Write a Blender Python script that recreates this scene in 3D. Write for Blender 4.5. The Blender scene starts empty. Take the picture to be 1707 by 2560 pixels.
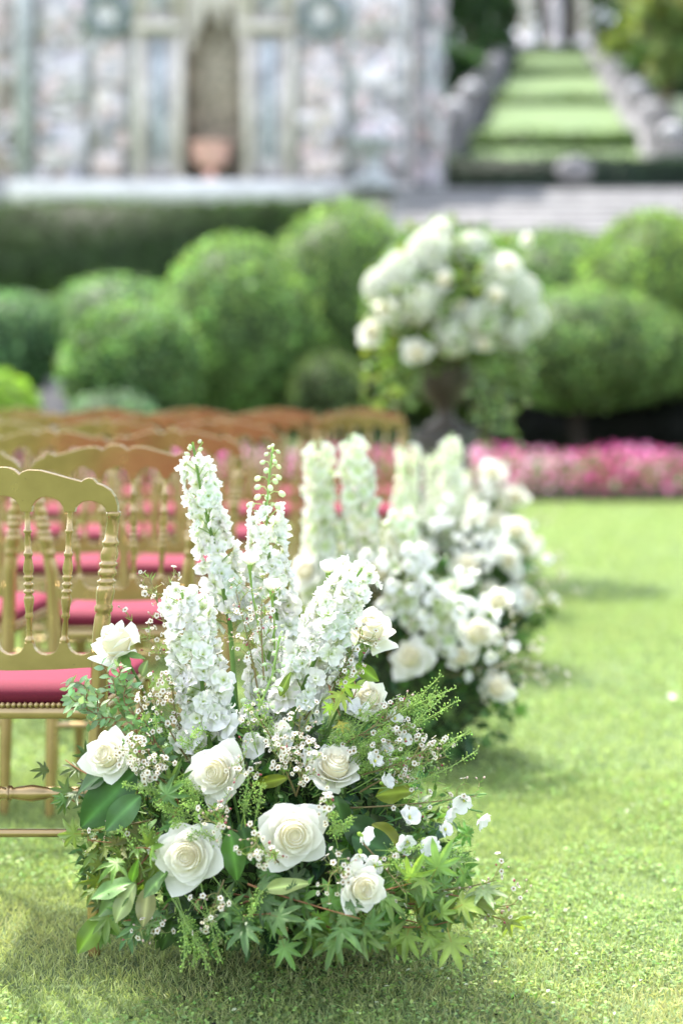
import bpy, math
import numpy as np
from math import radians, pi, sin, cos

# ------------------------------------------------------------------ camera, sky, sun, exposure
F, XV, YH, H = 4173.0, 1121.0, 930.0, 1.10          # focal length in photo pixels, vanishing point, eye height
sc = bpy.context.scene
C = sc.collection
cd = bpy.data.cameras.new("camera")
cam = bpy.data.objects.new("camera", cd)
C.objects.link(cam)
cam.location = (0, 0, H)
cam.rotation_euler = (radians(90), 0, 0)
cd.sensor_fit = 'VERTICAL'
cd.sensor_height = 36.0
cd.sensor_width = 24.0
cd.lens = F * 36.0 / 2560.0
cd.shift_x = -(XV - 853.5) / 2560.0
cd.shift_y = -(1280.0 - YH) / 2560.0
cd.clip_start = 0.1
cd.clip_end = 2000
cd.dof.use_dof = True
cd.dof.focus_distance = 3.02
cd.dof.aperture_fstop = (cd.lens / 1000.0) / 0.037
sc.camera = cam

SUN_EL, SUN_AZ = radians(61), radians(-48)           # azimuth measured from +Y towards +X
w = bpy.data.worlds.new("World")
sc.world = w
w.use_nodes = True
nt = w.node_tree
sky = nt.nodes.new('ShaderNodeTexSky')
sky.sky_type = 'NISHITA'
sky.sun_disc = False
sky.sun_elevation = SUN_EL
sky.sun_rotation = SUN_AZ
sky.air_density = 1.0
sky.dust_density = 2.5
bg = nt.nodes['Background']
bg.inputs['Strength'].default_value = 0.15
hs = nt.nodes.new('ShaderNodeHueSaturation')      # thin milky summer haze in the sky
hs.inputs['Saturation'].default_value = 0.5
nt.links.new(sky.outputs[0], hs.inputs['Color'])
nt.links.new(hs.outputs[0], bg.inputs[0])
sd = bpy.data.lights.new("sun", 'SUN')
sd.energy = 2.0
sd.angle = radians(1.5)
sd.color = (1.0, 0.95, 0.86)
sun = bpy.data.objects.new("sun", sd)
C.objects.link(sun)
import mathutils
sv = mathutils.Vector((sin(SUN_AZ) * cos(SUN_EL), cos(SUN_AZ) * cos(SUN_EL), sin(SUN_EL)))
sun.rotation_euler = sv.to_track_quat('Z', 'Y').to_euler()
sun.location = (-6, 8, 12)
sc.view_settings.view_transform = 'Standard'
sc.view_settings.look = 'None'
sc.view_settings.exposure = 2.2
sc.view_settings.gamma = 1.0
sc.cycles.max_bounces = 8
sc.cycles.transparent_max_bounces = 8
sc.cycles.use_denoising = True

# ------------------------------------------------------------------ helpers
def P(x, y, Y):
    """photo pixel + depth -> world point"""
    return np.array([(x - XV) * Y / F, Y, H - (y - YH) * Y / F])

def nrm(a):
    a = np.asarray(a, float)
    return a / np.maximum(np.linalg.norm(a, axis=-1, keepdims=True), 1e-9)

def frames(d, n):
    Yv = nrm(d)
    Z = n - (n * Yv).sum(-1, keepdims=True) * Yv
    bad = np.linalg.norm(Z, axis=-1) < 1e-4
    if bad.any():
        Z[bad] = np.cross(Yv[bad], np.array([0.3, 0.9, 0.1]))
    Z = nrm(Z)
    X = np.cross(Yv, Z)
    return np.stack([X, Yv, Z], axis=-1)             # columns

WLOC = {}
class MB:
    def __init__(s):
        s.v = []; s.c = []; s.f = {3: [], 4: []}; s.n = 0
    def add(s, v, f, c=(1, 1, 1)):
        v = np.asarray(v, float).reshape(-1, 3)
        f = np.asarray(f, int)
        c = np.asarray(c, float)
        if c.ndim == 1:
            c = np.tile(c[:3], (len(v), 1))
        s.v.append(v); s.c.append(c[:, :3]); s.f[f.shape[1]].append(f + s.n); s.n += len(v)
    def add2(s, T, R=None, loc=None):
        v, fs, c = T
        if R is not None: v = v @ np.asarray(R).T
        if loc is not None: v = v + loc
        base = s.n
        s.v.append(v); s.c.append(c); s.n += len(v)
        for f in fs:
            s.f[f.shape[1]].append(f + base)
    def inst(s, T, R, loc, scale, tint=None):
        v, fs, c = T
        N = len(loc)
        if N == 0: return
        scale = np.asarray(scale, float)
        if scale.ndim == 0: scale = np.full(N, float(scale))
        if scale.ndim == 1: scale = scale[:, None]
        vv = v[None, :, :] * scale[:, None, :]
        vv = np.einsum('nij,nkj->nki', R, vv) + np.asarray(loc)[:, None, :]
        cc = np.tile(c[None], (N, 1, 1))
        if tint is not None: cc = cc * tint[:, None, :]
        K = len(v)
        off = (np.arange(N) * K)[:, None, None] + s.n
        s.v.append(vv.reshape(-1, 3)); s.c.append(np.clip(cc.reshape(-1, 3), 0, 1))
        for f in fs:
            s.f[f.shape[1]].append((f[None] + off).reshape(-1, f.shape[1]))
        s.n += N * K
    def build(s, name, mat, parent=None, smooth=True, origin=None):
        v = np.concatenate(s.v); c = np.concatenate(s.c)
        if origin is None:
            origin = np.zeros(3) if parent is None else WLOC[parent.name]
        org = np.asarray(origin, float)
        v = v - org
        f3 = np.concatenate(s.f[3]) if s.f[3] else np.zeros((0, 3), int)
        f4 = np.concatenate(s.f[4]) if s.f[4] else np.zeros((0, 4), int)
        me = bpy.data.meshes.new(name)
        me.vertices.add(len(v))
        me.vertices.foreach_set('co', v.astype(np.float32).ravel())
        nl = f3.size + f4.size
        me.loops.add(nl)
        me.loops.foreach_set('vertex_index', np.concatenate([f3.ravel(), f4.ravel()]).astype(np.int32))
        me.polygons.add(len(f3) + len(f4))
        st = np.concatenate([np.arange(len(f3)) * 3, f3.size + np.arange(len(f4)) * 4]).astype(np.int32)
        me.polygons.foreach_set('loop_start', st)
        if smooth:
            me.polygons.foreach_set('use_smooth', np.ones(len(st), dtype=bool))
        me.update(calc_edges=True)
        me.validate()
        at = me.color_attributes.new('Col', 'FLOAT_COLOR', 'POINT')
        if len(at.data) == len(c):
            at.data.foreach_set('color', np.concatenate([c, np.ones((len(c), 1))], 1).astype(np.float32).ravel())
        me.materials.append(mat)
        o = bpy.data.objects.new(name, me)
        C.objects.link(o)
        if parent is not None:
            o.parent = parent
            o.location = org - WLOC[parent.name]
        else:
            o.location = org
        WLOC[o.name] = org.copy()
        return o

def tag(o, label=None, cat=None, group=None, kind=None):
    if label: o['label'] = label
    if cat: o['category'] = cat
    if group: o['group'] = group
    if kind: o['kind'] = kind
    return o

def empty(name, loc, label, cat, group=None):
    o = bpy.data.objects.new(name, None)
    o.empty_display_size = 0.1
    C.objects.link(o)
    o.location = loc
    WLOC[o.name] = np.array(loc, float)
    return tag(o, label, cat, group)

def grid_faces(nu, nv):
    a = np.arange((nu + 1) * (nv + 1)).reshape(nv + 1, nu + 1)
    return np.stack([a[:-1, :-1].ravel(), a[:-1, 1:].ravel(), a[1:, 1:].ravel(), a[1:, :-1].ravel()], 1)

def box(x0, x1, y0, y1, z0, z1):
    v = np.array([[x, y, z] for z in (z0, z1) for y in (y0, y1) for x in (x0, x1)], float)
    f = np.array([[0, 2, 3, 1], [4, 5, 7, 6], [0, 1, 5, 4], [2, 6, 7, 3], [0, 4, 6, 2], [1, 3, 7, 5]])
    return v, f

def tube(pts, rad, n=8, caps=True):
    pts = np.asarray(pts, float); m = len(pts)
    rad = np.full(m, rad) if np.ndim(rad) == 0 else np.asarray(rad, float)
    t = np.gradient(pts, axis=0); t = nrm(t)
    ref = np.array([0.13, 0.05, 1.0]) if abs(t[:, 2]).mean() < 0.8 else np.array([1.0, 0.1, 0.05])
    a = nrm(np.cross(t, ref)); b = np.cross(t, a)
    th = np.arange(n) * 2 * pi / n
    v = pts[:, None] + rad[:, None, None] * (np.cos(th)[None, :, None] * a[:, None] + np.sin(th)[None, :, None] * b[:, None])
    v = v.reshape(-1, 3)
    i = np.arange(m - 1)[:, None] * n; j = np.arange(n)[None]
    k = (j + 1) % n
    f = np.stack([i + j, i + k, i + n + k, i + n + j], -1).reshape(-1, 4)
    return v, f

def lathe_path(axis_pts, prof, n=14):
    """prof: list (t, r) along a polyline parameterised by its z coordinate"""
    ap = np.asarray(axis_pts, float)
    z = np.array([p[0] for p in prof]); r = np.array([p[1] for p in prof])
    o = np.argsort(ap[:, 2])
    x = np.interp(z, ap[o, 2], ap[o, 0]); y = np.interp(z, ap[o, 2], ap[o, 1])
    pts = np.stack([x, y, z], 1)
    th = np.arange(n) * 2 * pi / n
    v = pts[:, None] + r[:, None, None] * np.stack([np.cos(th), np.sin(th), 0 * th], 1)[None]
    m = len(z)
    i = np.arange(m - 1)[:, None] * n; j = np.arange(n)[None]; k = (j + 1) % n
    f = np.stack([i + j, i + k, i + n + k, i + n + j], -1).reshape(-1, 4)
    return v.reshape(-1, 3), f

def ellipsoid(c, r, nu=32, nv=20, lump=0.0, seed=0, zmin=-1.0):
    rg = np.random.default_rng(seed)
    th = np.linspace(0, 2 * pi, nu + 1); ph = np.linspace(math.asin(zmin), pi / 2, nv + 1)
    T, Ph = np.meshgrid(th, ph)
    d = np.stack([np.cos(Ph) * np.cos(T), np.cos(Ph) * np.sin(T), np.sin(Ph)], -1).reshape(-1, 3)
    k = rg.normal(size=(6, 3)) * 2.2; p = rg.uniform(0, 6.28, 6)
    m = 1 + lump * np.sin(d @ k.T + p).mean(1)
    v = np.asarray(c) + d * np.asarray(r) * m[:, None]
    return v, grid_faces(nu, nv)

# ------------------------------------------------------------------ materials
def mat_new(name):
    m = bpy.data.materials.new(name); m.use_nodes = True
    return m, m.node_tree, m.node_tree.nodes['Principled BSDF']

def leafy(name, rough=0.5, trans=0.35, tcol=(1.15, 1.2, 0.6), spec=0.4, noise=0.25, nscale=40.0, sss=0.0, bump=0.0, bscale=60):
    m, t, b = mat_new(name)
    n, l = t.nodes, t.links
    at = n.new('ShaderNodeAttribute'); at.attribute_name = 'Col'
    tc = n.new('ShaderNodeTexCoord')
    no = n.new('ShaderNodeTexNoise'); no.inputs['Scale'].default_value = nscale; no.inputs['Detail'].default_value = 3
    l.new(tc.outputs['Object'], no.inputs['Vector'])
    mr = n.new('ShaderNodeMapRange'); mr.inputs['To Min'].default_value = 1 - noise; mr.inputs['To Max'].default_value = 1 + noise
    mr.inputs['From Min'].default_value = 0.3; mr.inputs['From Max'].default_value = 0.7
    l.new(no.outputs['Fac'], mr.inputs['Value'])
    mu = n.new('ShaderNodeVectorMath'); mu.operation = 'MULTIPLY'
    l.new(at.outputs['Color'], mu.inputs[0]); l.new(mr.outputs['Result'], mu.inputs[1])
    l.new(mu.outputs['Vector'], b.inputs['Base Color'])
    b.inputs['Roughness'].default_value = rough
    b.inputs['Specular IOR Level'].default_value = spec
    if bump:
        bp = n.new('ShaderNodeBump'); bp.inputs['Strength'].default_value = bump; bp.inputs['Distance'].default_value = 0.002
        nb = n.new('ShaderNodeTexNoise'); nb.inputs['Scale'].default_value = bscale
        l.new(tc.outputs['Object'], nb.inputs['Vector']); l.new(nb.outputs['Fac'], bp.inputs['Height'])
        l.new(bp.outputs['Normal'], b.inputs['Normal'])
    tr = n.new('ShaderNodeBsdfTranslucent')
    m2 = n.new('ShaderNodeVectorMath'); m2.operation = 'MULTIPLY'; m2.inputs[1].default_value = tcol
    l.new(mu.outputs['Vector'], m2.inputs[0]); l.new(m2.outputs['Vector'], tr.inputs['Color'])
    mx = n.new('ShaderNodeMixShader'); mx.inputs[0].default_value = trans
    l.new(b.outputs[0], mx.inputs[1]); l.new(tr.outputs[0], mx.inputs[2])
    l.new(mx.outputs[0], n['Material Output'].inputs['Surface'])
    return m

M = {}
M['petal'] = leafy('petal', 0.6, 0.42, (1.0, 1.0, 0.97), 0.2, 0.02, 60, bump=0.12, bscale=260)
M['floret'] = leafy('floret', 0.6, 0.35, (1.0, 1.0, 0.97), 0.2, 0.03, 90)
M['leaf'] = leafy('leaf', 0.45, 0.32, (1.3, 1.25, 0.6), 0.4, 0.3, 30)
M['gloss'] = leafy('glossy_leaf', 0.4, 0.16, (1.4, 1.4, 0.5), 0.3, 0.2, 25, bump=0.2, bscale=90)
M['fine'] = leafy('fine_greens', 0.55, 0.3, (1.2, 1.25, 0.6), 0.3, 0.15, 50)
M['box'] = leafy('box_leaf', 0.5, 0.4, (1.3, 1.3, 0.75), 0.3, 0.42, 3.2)
M['grass'] = leafy('grass_blade', 0.5, 0.42, (1.15, 1.22, 0.7), 0.3, 0.12, 8)
M['pinkf'] = leafy('pink_petal', 0.6, 0.35, (1.1, 0.9, 1.0), 0.2, 0.2, 3)
M['wood'] = leafy('bark', 0.85, 0.0, (1, 1, 1), 0.1, 0.4, 12, bump=0.6, bscale=20)

def gold():
    m, t, b = mat_new('gold_paint'); n, l = t.nodes, t.links
    tc = n.new('ShaderNodeTexCoord')
    no = n.new('ShaderNodeTexNoise'); no.inputs['Scale'].default_value = 14; no.inputs['Detail'].default_value = 6
    l.new(tc.outputs['Object'], no.inputs['Vector'])
    cr = n.new('ShaderNodeValToRGB')
    cr.color_ramp.elements[0].position = 0.3; cr.color_ramp.elements[0].color = (0.32, 0.215, 0.085, 1)
    cr.color_ramp.elements[1].position = 0.7; cr.color_ramp.elements[1].color = (0.43, 0.30, 0.125, 1)
    l.new(no.outputs['Fac'], cr.inputs[0])
    # small chips and scuffs
    vo = n.new('ShaderNodeTexNoise'); vo.inputs['Scale'].default_value = 95; vo.inputs['Detail'].default_value = 2
    l.new(tc.outputs['Object'], vo.inputs['Vector'])
    c2 = n.new('ShaderNodeValToRGB'); c2.color_ramp.elements[0].position = 0.74; c2.color_ramp.elements[0].color = (0, 0, 0, 1)
    c2.color_ramp.elements[1].position = 0.78; c2.color_ramp.elements[1].color = (0.6, 0.6, 0.6, 1)
    l.new(vo.outputs['Fac'], c2.inputs[0])
    mx = n.new('ShaderNodeMixRGB'); mx.inputs[2].default_value = (0.12, 0.08, 0.04, 1)
    l.new(c2.outputs[0], mx.inputs[0]); l.new(cr.outputs[0], mx.inputs[1])
    l.new(mx.outputs[0], b.inputs['Base Color'])
    b.inputs['Metallic'].default_value = 0.62
    mr = n.new('ShaderNodeMapRange'); mr.inputs['To Min'].default_value = 0.15; mr.inputs['To Max'].default_value = 0.34
    l.new(no.outputs['Fac'], mr.inputs['Value']); l.new(mr.outputs[0], b.inputs['Roughness'])
    bp = n.new('ShaderNodeBump'); bp.inputs['Strength'].default_value = 0.12; bp.inputs['Distance'].default_value = 0.001
    l.new(vo.outputs['Fac'], bp.inputs['Height']); l.new(bp.outputs[0], b.inputs['Normal'])
    b.inputs['Coat Weight'].default_value = 0.9; b.inputs['Coat Roughness'].default_value = 0.14
    return m
M['gold'] = gold()

def velvet():
    m, t, b = mat_new('crimson_velvet'); n, l = t.nodes, t.links
    tc = n.new('ShaderNodeTexCoord')
    no = n.new('ShaderNodeTexNoise'); no.inputs['Scale'].default_value = 500; no.inputs['Detail'].default_value = 3
    l.new(tc.outputs['Object'], no.inputs['Vector'])
    cr = n.new('ShaderNodeValToRGB')
    cr.color_ramp.elements[0].position = 0.3; cr.color_ramp.elements[0].color = (0.10, 0.0025, 0.016, 1)
    cr.color_ramp.elements[1].position = 0.75; cr.color_ramp.elements[1].color = (0.17, 0.003, 0.022, 1)
    l.new(no.outputs['Fac'], cr.inputs[0]); l.new(cr.outputs[0], b.inputs['Base Color'])
    b.inputs['Roughness'].default_value = 0.85
    b.inputs['Sheen Weight'].default_value = 0.34
    b.inputs['Sheen Tint'].default_value = (1.0, 0.11, 0.27, 1)
    b.inputs['Sheen Roughness'].default_value = 0.4
    return m
M['velvet'] = velvet()

def stone(name, c0, c1, scale=3.0, cells=None, rough=0.85, third=None, bump=0.3):
    m, t, b = mat_new(name); n, l = t.nodes, t.links
    tc = n.new('ShaderNodeTexCoord')
    no = n.new('ShaderNodeTexNoise'); no.inputs['Scale'].default_value = scale; no.inputs['Detail'].default_value = 6
    l.new(tc.outputs['Object'], no.inputs['Vector'])
    cr = n.new('ShaderNodeValToRGB')
    cr.color_ramp.elements[0].position = 0.35; cr.color_ramp.elements[0].color = (*c0, 1)
    cr.color_ramp.elements[1].position = 0.65; cr.color_ramp.elements[1].color = (*c1, 1)
    src = no.outputs['Fac']
    if third is not None:
        e = cr.color_ramp.elements.new(0.5); e.color = (*third, 1)
    l.new(src, cr.inputs[0])
    out = cr.outputs[0]
    if cells:
        vo = n.new('ShaderNodeTexVoronoi'); vo.inputs['Scale'].default_value = cells
        l.new(tc.outputs['Object'], vo.inputs['Vector'])
        hs = n.new('ShaderNodeSeparateColor'); l.new(vo.outputs['Color'], hs.inputs[0])
        mr = n.new('ShaderNodeMapRange'); mr.inputs['To Min'].default_value = 0.55; mr.inputs['To Max'].default_value = 1.35
        l.new(hs.outputs[0], mr.inputs['Value'])
        mu = n.new('ShaderNodeVectorMath'); mu.operation = 'MULTIPLY'
        l.new(out, mu.inputs[0]); l.new(mr.outputs[0], mu.inputs[1]); out = mu.outputs[0]
    l.new(out, b.inputs['Base Color'])
    b.inputs['Roughness'].default_value = rough
    bp = n.new('ShaderNodeBump'); bp.inputs['Strength'].default_value = bump
    l.new(no.outputs['Fac'], bp.inputs['Height']); l.new(bp.outputs[0], b.inputs['Normal'])
    return m

M['mosaic'] = stone('pebble_mosaic', (0.54, 0.475, 0.50), (0.76, 0.70, 0.73), 2.5, 2.6, third=(0.66, 0.56, 0.52))
M['mosaic_pink'] = stone('pink_mosaic', (0.58, 0.46, 0.43), (0.72, 0.64, 0.62), 2.5, 3.0)
M['pale'] = stone('pale_relief', (0.56, 0.515, 0.54), (0.74, 0.69, 0.72), 2.0, 2.8)
M['bluegrey'] = stone('slate_band', (0.33, 0.35, 0.36), (0.48, 0.49, 0.50), 2.0, 10.0)
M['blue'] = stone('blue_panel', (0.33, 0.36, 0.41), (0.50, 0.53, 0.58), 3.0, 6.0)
M['beige'] = stone('beige_stone', (0.56, 0.50, 0.44), (0.70, 0.64, 0.58), 2.0)
M['brown'] = stone('tufa_niche', (0.42, 0.36, 0.29), (0.56, 0.49, 0.41), 4.0, 9.0)
M['plinth'] = stone('grey_plinth', (0.60, 0.58, 0.58), (0.78, 0.76, 0.76), 1.5)
M['step'] = stone('stair_stone', (0.36, 0.355, 0.365), (0.50, 0.49, 0.50), 2.5)
M['tread'] = stone('stair_tread', (0.22, 0.22, 0.23), (0.34, 0.33, 0.345), 2.5)
M['rough'] = stone('rustic_stone', (0.07, 0.07, 0.075), (0.16, 0.155, 0.16), 1.2, 1.2)
M['terracotta'] = stone('terracotta', (0.66, 0.36, 0.29), (0.78, 0.47, 0.40), 6.0)
M['wreath'] = stone('wreath_stone', (0.14, 0.18, 0.18), (0.24, 0.28, 0.28), 3.0)
M['iron'] = stone('dark_urn', (0.035, 0.028, 0.02), (0.07, 0.055, 0.04), 12.0, rough=0.6)
M['orn'] = leafy('shell_ornament', .8, 0.0, (1, 1, 1), .2, .2, 9)
M['soil'] = stone('soil', (0.03, 0.025, 0.015), (0.07, 0.055, 0.03), 9.0)
M['moss'] = stone('moss', (0.02, 0.035, 0.012), (0.04, 0.06, 0.02), 30.0)

def turf(name, cols, scale):
    m, t, b = mat_new(name); n, l = t.nodes, t.links
    tc = n.new('ShaderNodeTexCoord')
    no = n.new('ShaderNodeTexNoise'); no.inputs['Scale'].default_value = scale; no.inputs['Detail'].default_value = 8
    no.inputs['Roughness'].default_value = 0.7
    l.new(tc.outputs['Object'], no.inputs['Vector'])
    cr = n.new('ShaderNodeValToRGB')
    cr.color_ramp.elements[0].position = 0.35; cr.color_ramp.elements[0].color = (*cols[0], 1)
    cr.color_ramp.elements[1].position = 0.68; cr.color_ramp.elements[1].color = (*cols[1], 1)
    l.new(no.outputs['Fac'], cr.inputs[0]); l.new(cr.outputs[0], b.inputs['Base Color'])
    b.inputs['Roughness'].default_value = 0.9
    bp = n.new('ShaderNodeBump'); bp.inputs['Strength'].default_value = 0.6; bp.inputs['Distance'].default_value = 0.02
    l.new(no.outputs['Fac'], bp.inputs['Height']); l.new(bp.outputs[0], b.inputs['Normal'])
    return m
M['turf'] = turf('turf', ((0.06, 0.10, 0.035), (0.16, 0.23, 0.08)), 9)
M['turf_far'] = turf('turf_far', ((0.065, 0.12, 0.035), (0.115, 0.175, 0.05)), 1.4)
M['ground'] = turf('ground_cover', ((0.015, 0.03, 0.01), (0.035, 0.06, 0.02)), 2)

# ------------------------------------------------------------------ templates
def blade_t():
    v = np.array([[-.5, 0, 0], [.5, 0, 0], [-.38, .5, .06], [.38, .5, .06], [0, 1, .32]], float)
    return v, [np.array([[0, 1, 3, 2]]), np.array([[2, 3, 4]])], np.ones((5, 3)) * np.array([[.8], [.8], [1], [1], [1.15]])

def leaf_t(W=.3, fold=.25, droop=.25, nv=6, nu=1, a=.85, b=.8, wave=0.0, rib=1.25, base=(1, 1, 1), tipc=None):
    t = np.linspace(0, 1, nv + 1); u = np.linspace(-1, 1, 2 * nu + 1)
    w = W * np.sin(pi * np.clip(t, .012, .985) ** a) ** b
    U, T = np.meshgrid(u, t)
    Wm = w[:, None]
    x = U * Wm; y = T * (1 - .1 * droop)
    z = fold * np.abs(U) * Wm - droop * T ** 2 + wave * np.sin(T * 9 + U) * np.abs(U) * Wm
    c = np.ones(x.shape + (3,)) * np.array(base)
    c = c * (1 + (rib - 1) * np.clip(1 - np.abs(U) * nu / 2.2, 0, 1)[..., None] ** 2)
    if tipc is not None:
        k = (np.clip(T - .72, 0, 1) * 3.5)[..., None]
        c = c * (1 - k) + np.array(tipc) * k
    return np.stack([x, y, z], -1).reshape(-1, 3), [grid_faces(2 * nu, nv)], c.reshape(-1, 3)

def maple_t(seed=0, droop=.3):
    rg = np.random.default_rng(seed)
    ang = np.radians([-128, -84, -42, 0, 42, 84, 128]) + rg.normal(0, .05, 7)
    Ls = np.array([.42, .78, .96, 1.05, .96, .78, .42]) * rg.uniform(.9, 1.08, 7)
    pts = [(0, -.02, 0)]; cols = [(1.25, 1.25, 1.1)]
    out = []
    for i in range(7):
        L = Ls[i]; a0 = ang[i]
        prev = a0 - (a0 - ang[i - 1]) / 2 if i > 0 else a0 - .5
        nxt = a0 + (ang[i + 1] - a0) / 2 if i < 6 else a0 + .5
        rn = .37
        seq = [(prev, rn), (a0 - .235, L * .55), (a0 - .135, L * .76), (a0, L), (a0 + .135, L * .76), (a0 + .235, L * .55)]
        if i == 6: seq.append((nxt, rn))
        for k, (aa, r) in enumerate(seq):
            zz = -droop * r * r + (.05 if k in (1, 2, 4, 5) else 0)
            out.append((sin(aa) * r, cos(aa) * r, zz)); cols.append((1, 1, 1) if k != 3 else (.95, 1, .9))
    n = len(out); pts += out
    f = [(0, i + 1, i + 2) for i in range(n - 1)] + [(0, n, 1)]
    # stalk
    b = len(pts)
    pts += [(-.012, 0, 0), (.012, 0, 0), (.012, -.5, .05), (-.012, -.5, .05)]
    cols += [(1.4, .7, .6)] * 4
    return np.array(pts, float), [np.array(f), np.array([[b, b + 1, b + 2, b + 3]])], np.array(cols, float)

def merge(Ts):
    v = []; c = []; fs = {}; n = 0
    for T in Ts:
        v.append(T[0]); c.append(T[2])
        for f in T[1]:
            fs.setdefault(f.shape[1], []).append(f + n)
        n += len(T[0])
    return np.concatenate(v), [np.concatenate(x) for x in fs.values()], np.concatenate(c)

def xf(T, R, loc=(0, 0, 0), s=1.0):
    return (T[0] * s) @ np.asarray(R).T + np.asarray(loc), T[1], T[2]

def rot_axis(ax, a):
    ax = nrm(np.array(ax, float)); K = np.array([[0, -ax[2], ax[1]], [ax[2], 0, -ax[0]], [-ax[1], ax[0], 0]])
    return np.eye(3) + sin(a) * K + (1 - cos(a)) * K @ K

# wedge petal for florets: blunt, ruffled, obovate
def wedge_t(W=.45, ruff=.08, cup=.25, nv=4, nu=2, seed=0, dot=True):
    rg = np.random.default_rng(seed)
    t = np.linspace(0, 1, nv + 1); u = np.linspace(-1, 1, 2 * nu + 1)
    U, T = np.meshgrid(u, t)
    w = W * (0.16 + 0.84 * np.sin(np.minimum(T * 1.35, 1.0) * pi / 2)) * (1 - .35 * np.clip(T - .75, 0, 1) * 4 * .6)
    x = U * w; y = T * (1 - .16 * U ** 2 * T)
    y = y + rg.normal(0, .06, y.shape) * (T > .9)
    z = cup * (T ** 2) * .6 + .12 * U ** 2 + ruff * np.sin(U * 4.2 + rg.uniform(0, 6)) * T * 1.2 + rg.normal(0, .03, x.shape) * T
    c = np.ones(x.shape + (3,)) * np.array([.85, .85, .825])
    c[:1] = [.62, .74, .30]
    c[1:2] = [.74, .79, .60]
    if dot:
        c[nv - 1, nu] = [.50, .64, .36]
    return np.stack([x, y, z], -1).reshape(-1, 3), [grid_faces(2 * nu, nv)], c.reshape(-1, 3)

def floret_t(seed, lod=0):
    rg = np.random.default_rng(seed); parts = []
    Rx = rot_axis((1, 0, 0), .0)
    n = 5
    nv, nu = (4, 2) if lod == 0 else (2, 1)
    for i in range(n):
        a = i * 2 * pi / n + rg.normal(0, .12)
        tilt = rg.uniform(-.25, .55)
        R = rot_axis((0, 0, 1), a) @ rot_axis((1, 0, 0), tilt)
        parts.append(xf(wedge_t(rg.uniform(.44, .62), rg.uniform(.10, .22), .2, nv, nu, seed * 7 + i, rg.random() < .6), R, (0, 0, .03 * (i % 2)), rg.uniform(.78, 1.15)))
    if lod == 0:
        for i in range(5):
            a = i * 2 * pi / 5 + .6 + rg.normal(0, .2)
            R = rot_axis((0, 0, 1), a) @ rot_axis((1, 0, 0), rg.uniform(.5, 1.0))
            parts.append(xf(wedge_t(.42, .15, .1, 3, 1, seed * 11 + i, False), R, (0, 0, .03), rg.uniform(.45, .62)))
        # pale heart
        v, f = ellipsoid((0, 0, .1), (.09, .09, .14), 6, 4)
        parts.append((v, [f], np.tile([[.52, .62, .16]], (len(v), 1))))
    return merge(parts)
FLO = [floret_t(s) for s in range(6)]
FLO_LO = [floret_t(s, 1) for s in range(3)]

def rose_t(seed, n=30, lod=0, openness=1.0):
    rg = np.random.default_rng(seed); parts = []
    nv, nu = (8, 4) if lod == 0 else (4, 2)
    for i in range(n):
        s = i / (n - 1.0)
        a = i * 2.39996 + rg.normal(0, .18)
        o = openness
        p0 = np.array([.03, -.40])
        p1 = np.array([.06 + .74 * s * o, .10 - .46 * s ** 1.5])
        p2 = np.array([.03 + .90 * s ** 1.15 * o, .40 + .16 * sin(pi * min(s * 1.5, 1)) - .48 * s ** 2.4 * o])
        p2 += rg.normal(0, .055, 2) * s
        t = np.linspace(0, 1, nv + 1) ** .85; u = np.linspace(-1, 1, 2 * nu + 1)
        U, T = np.meshgrid(u, t)
        k = .04 + .36 * s
        Te = T * (1 - k * np.abs(U) ** 1.0 * T ** 2)
        rho = (1 - Te) ** 2 * p0[0] + 2 * Te * (1 - Te) * p1[0] + Te ** 2 * p2[0]
        z = (1 - Te) ** 2 * p0[1] + 2 * Te * (1 - Te) * p1[1] + Te ** 2 * p2[1]
        phi = 2.3 * (1 - s) ** 2 + (.92 + rg.normal(0, .07)) * (1 - (1 - s) ** 2)
        wf = .30 + .70 * np.sin(np.minimum(T / .55, 1) * pi / 2)
        rho = rho + U * .030 * (1 - .6 * s)
        roll = np.abs(U) ** 2.2 * T ** 2
        rho = rho - .10 * s * roll * (1 - s) + .015 * np.sin(U * 4 + rg.uniform(0, 6)) * T * s
        z = z - (.02 + .26 * s * s) * roll + .035 * s * np.sin(U * 2.5 + rg.uniform(0, 6)) * T
        tipc = np.clip((T - .70) / .30, 0, 1) ** 1.5 * (1 - np.abs(U) ** 1.2 * .8)
        z = z - .10 * tipc * s * rg.uniform(-.2, 1.3)
        rho = rho + (.06 * tipc + .12 * np.clip((T - .6) / .4, 0, 1) ** 1.3 * (1 - np.abs(U)) ** 2.2) * s ** 1.2
        rho = rho + .03 * np.clip((T - .8) / .2, 0, 1) * (1 - s)
        wf = wf * (1 - .12 * s * np.clip((T - .7) / .3, 0, 1) ** 1.5)
        ang = a + U * phi * wf
        x = rho * np.cos(ang); y = rho * np.sin(ang)
        warm = max(0., 1 - s * 1.45)
        kk = np.clip(warm * .75 * (1 - .75 * T ** 3) + .38 * (1 - T) ** 1.4, 0, 1)[..., None]
        c = np.array([.885, .88, .835]) * (1 - kk) + np.array([.93, .85, .58]) * kk
        g = (np.clip(s - .8, 0, 1) * 2.0 * (1 - T))[..., None]
        c = c * (1 - g) + np.array([.78, .84, .60]) * g
        parts.append((np.stack([x, y, z], -1).reshape(-1, 3), [grid_faces(2 * nu, nv)], c.reshape(-1, 3)))
    # tight heart that closes the middle
    v, f = ellipsoid((0, 0, .10), (.05, .05, .29), 10, 6)
    parts.append((v, [f], np.tile([[.93, .86, .60]], (len(v), 1))))
    v, f = ellipsoid((0, 0, .0), (.40, .40, .37), 14, 8)          # cream filler dome, added to keep the gaps between petals from going dark
    parts.append((v, [f], np.tile([[.93, .87, .64]], (len(v), 1))))
    return merge(parts)
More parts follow.
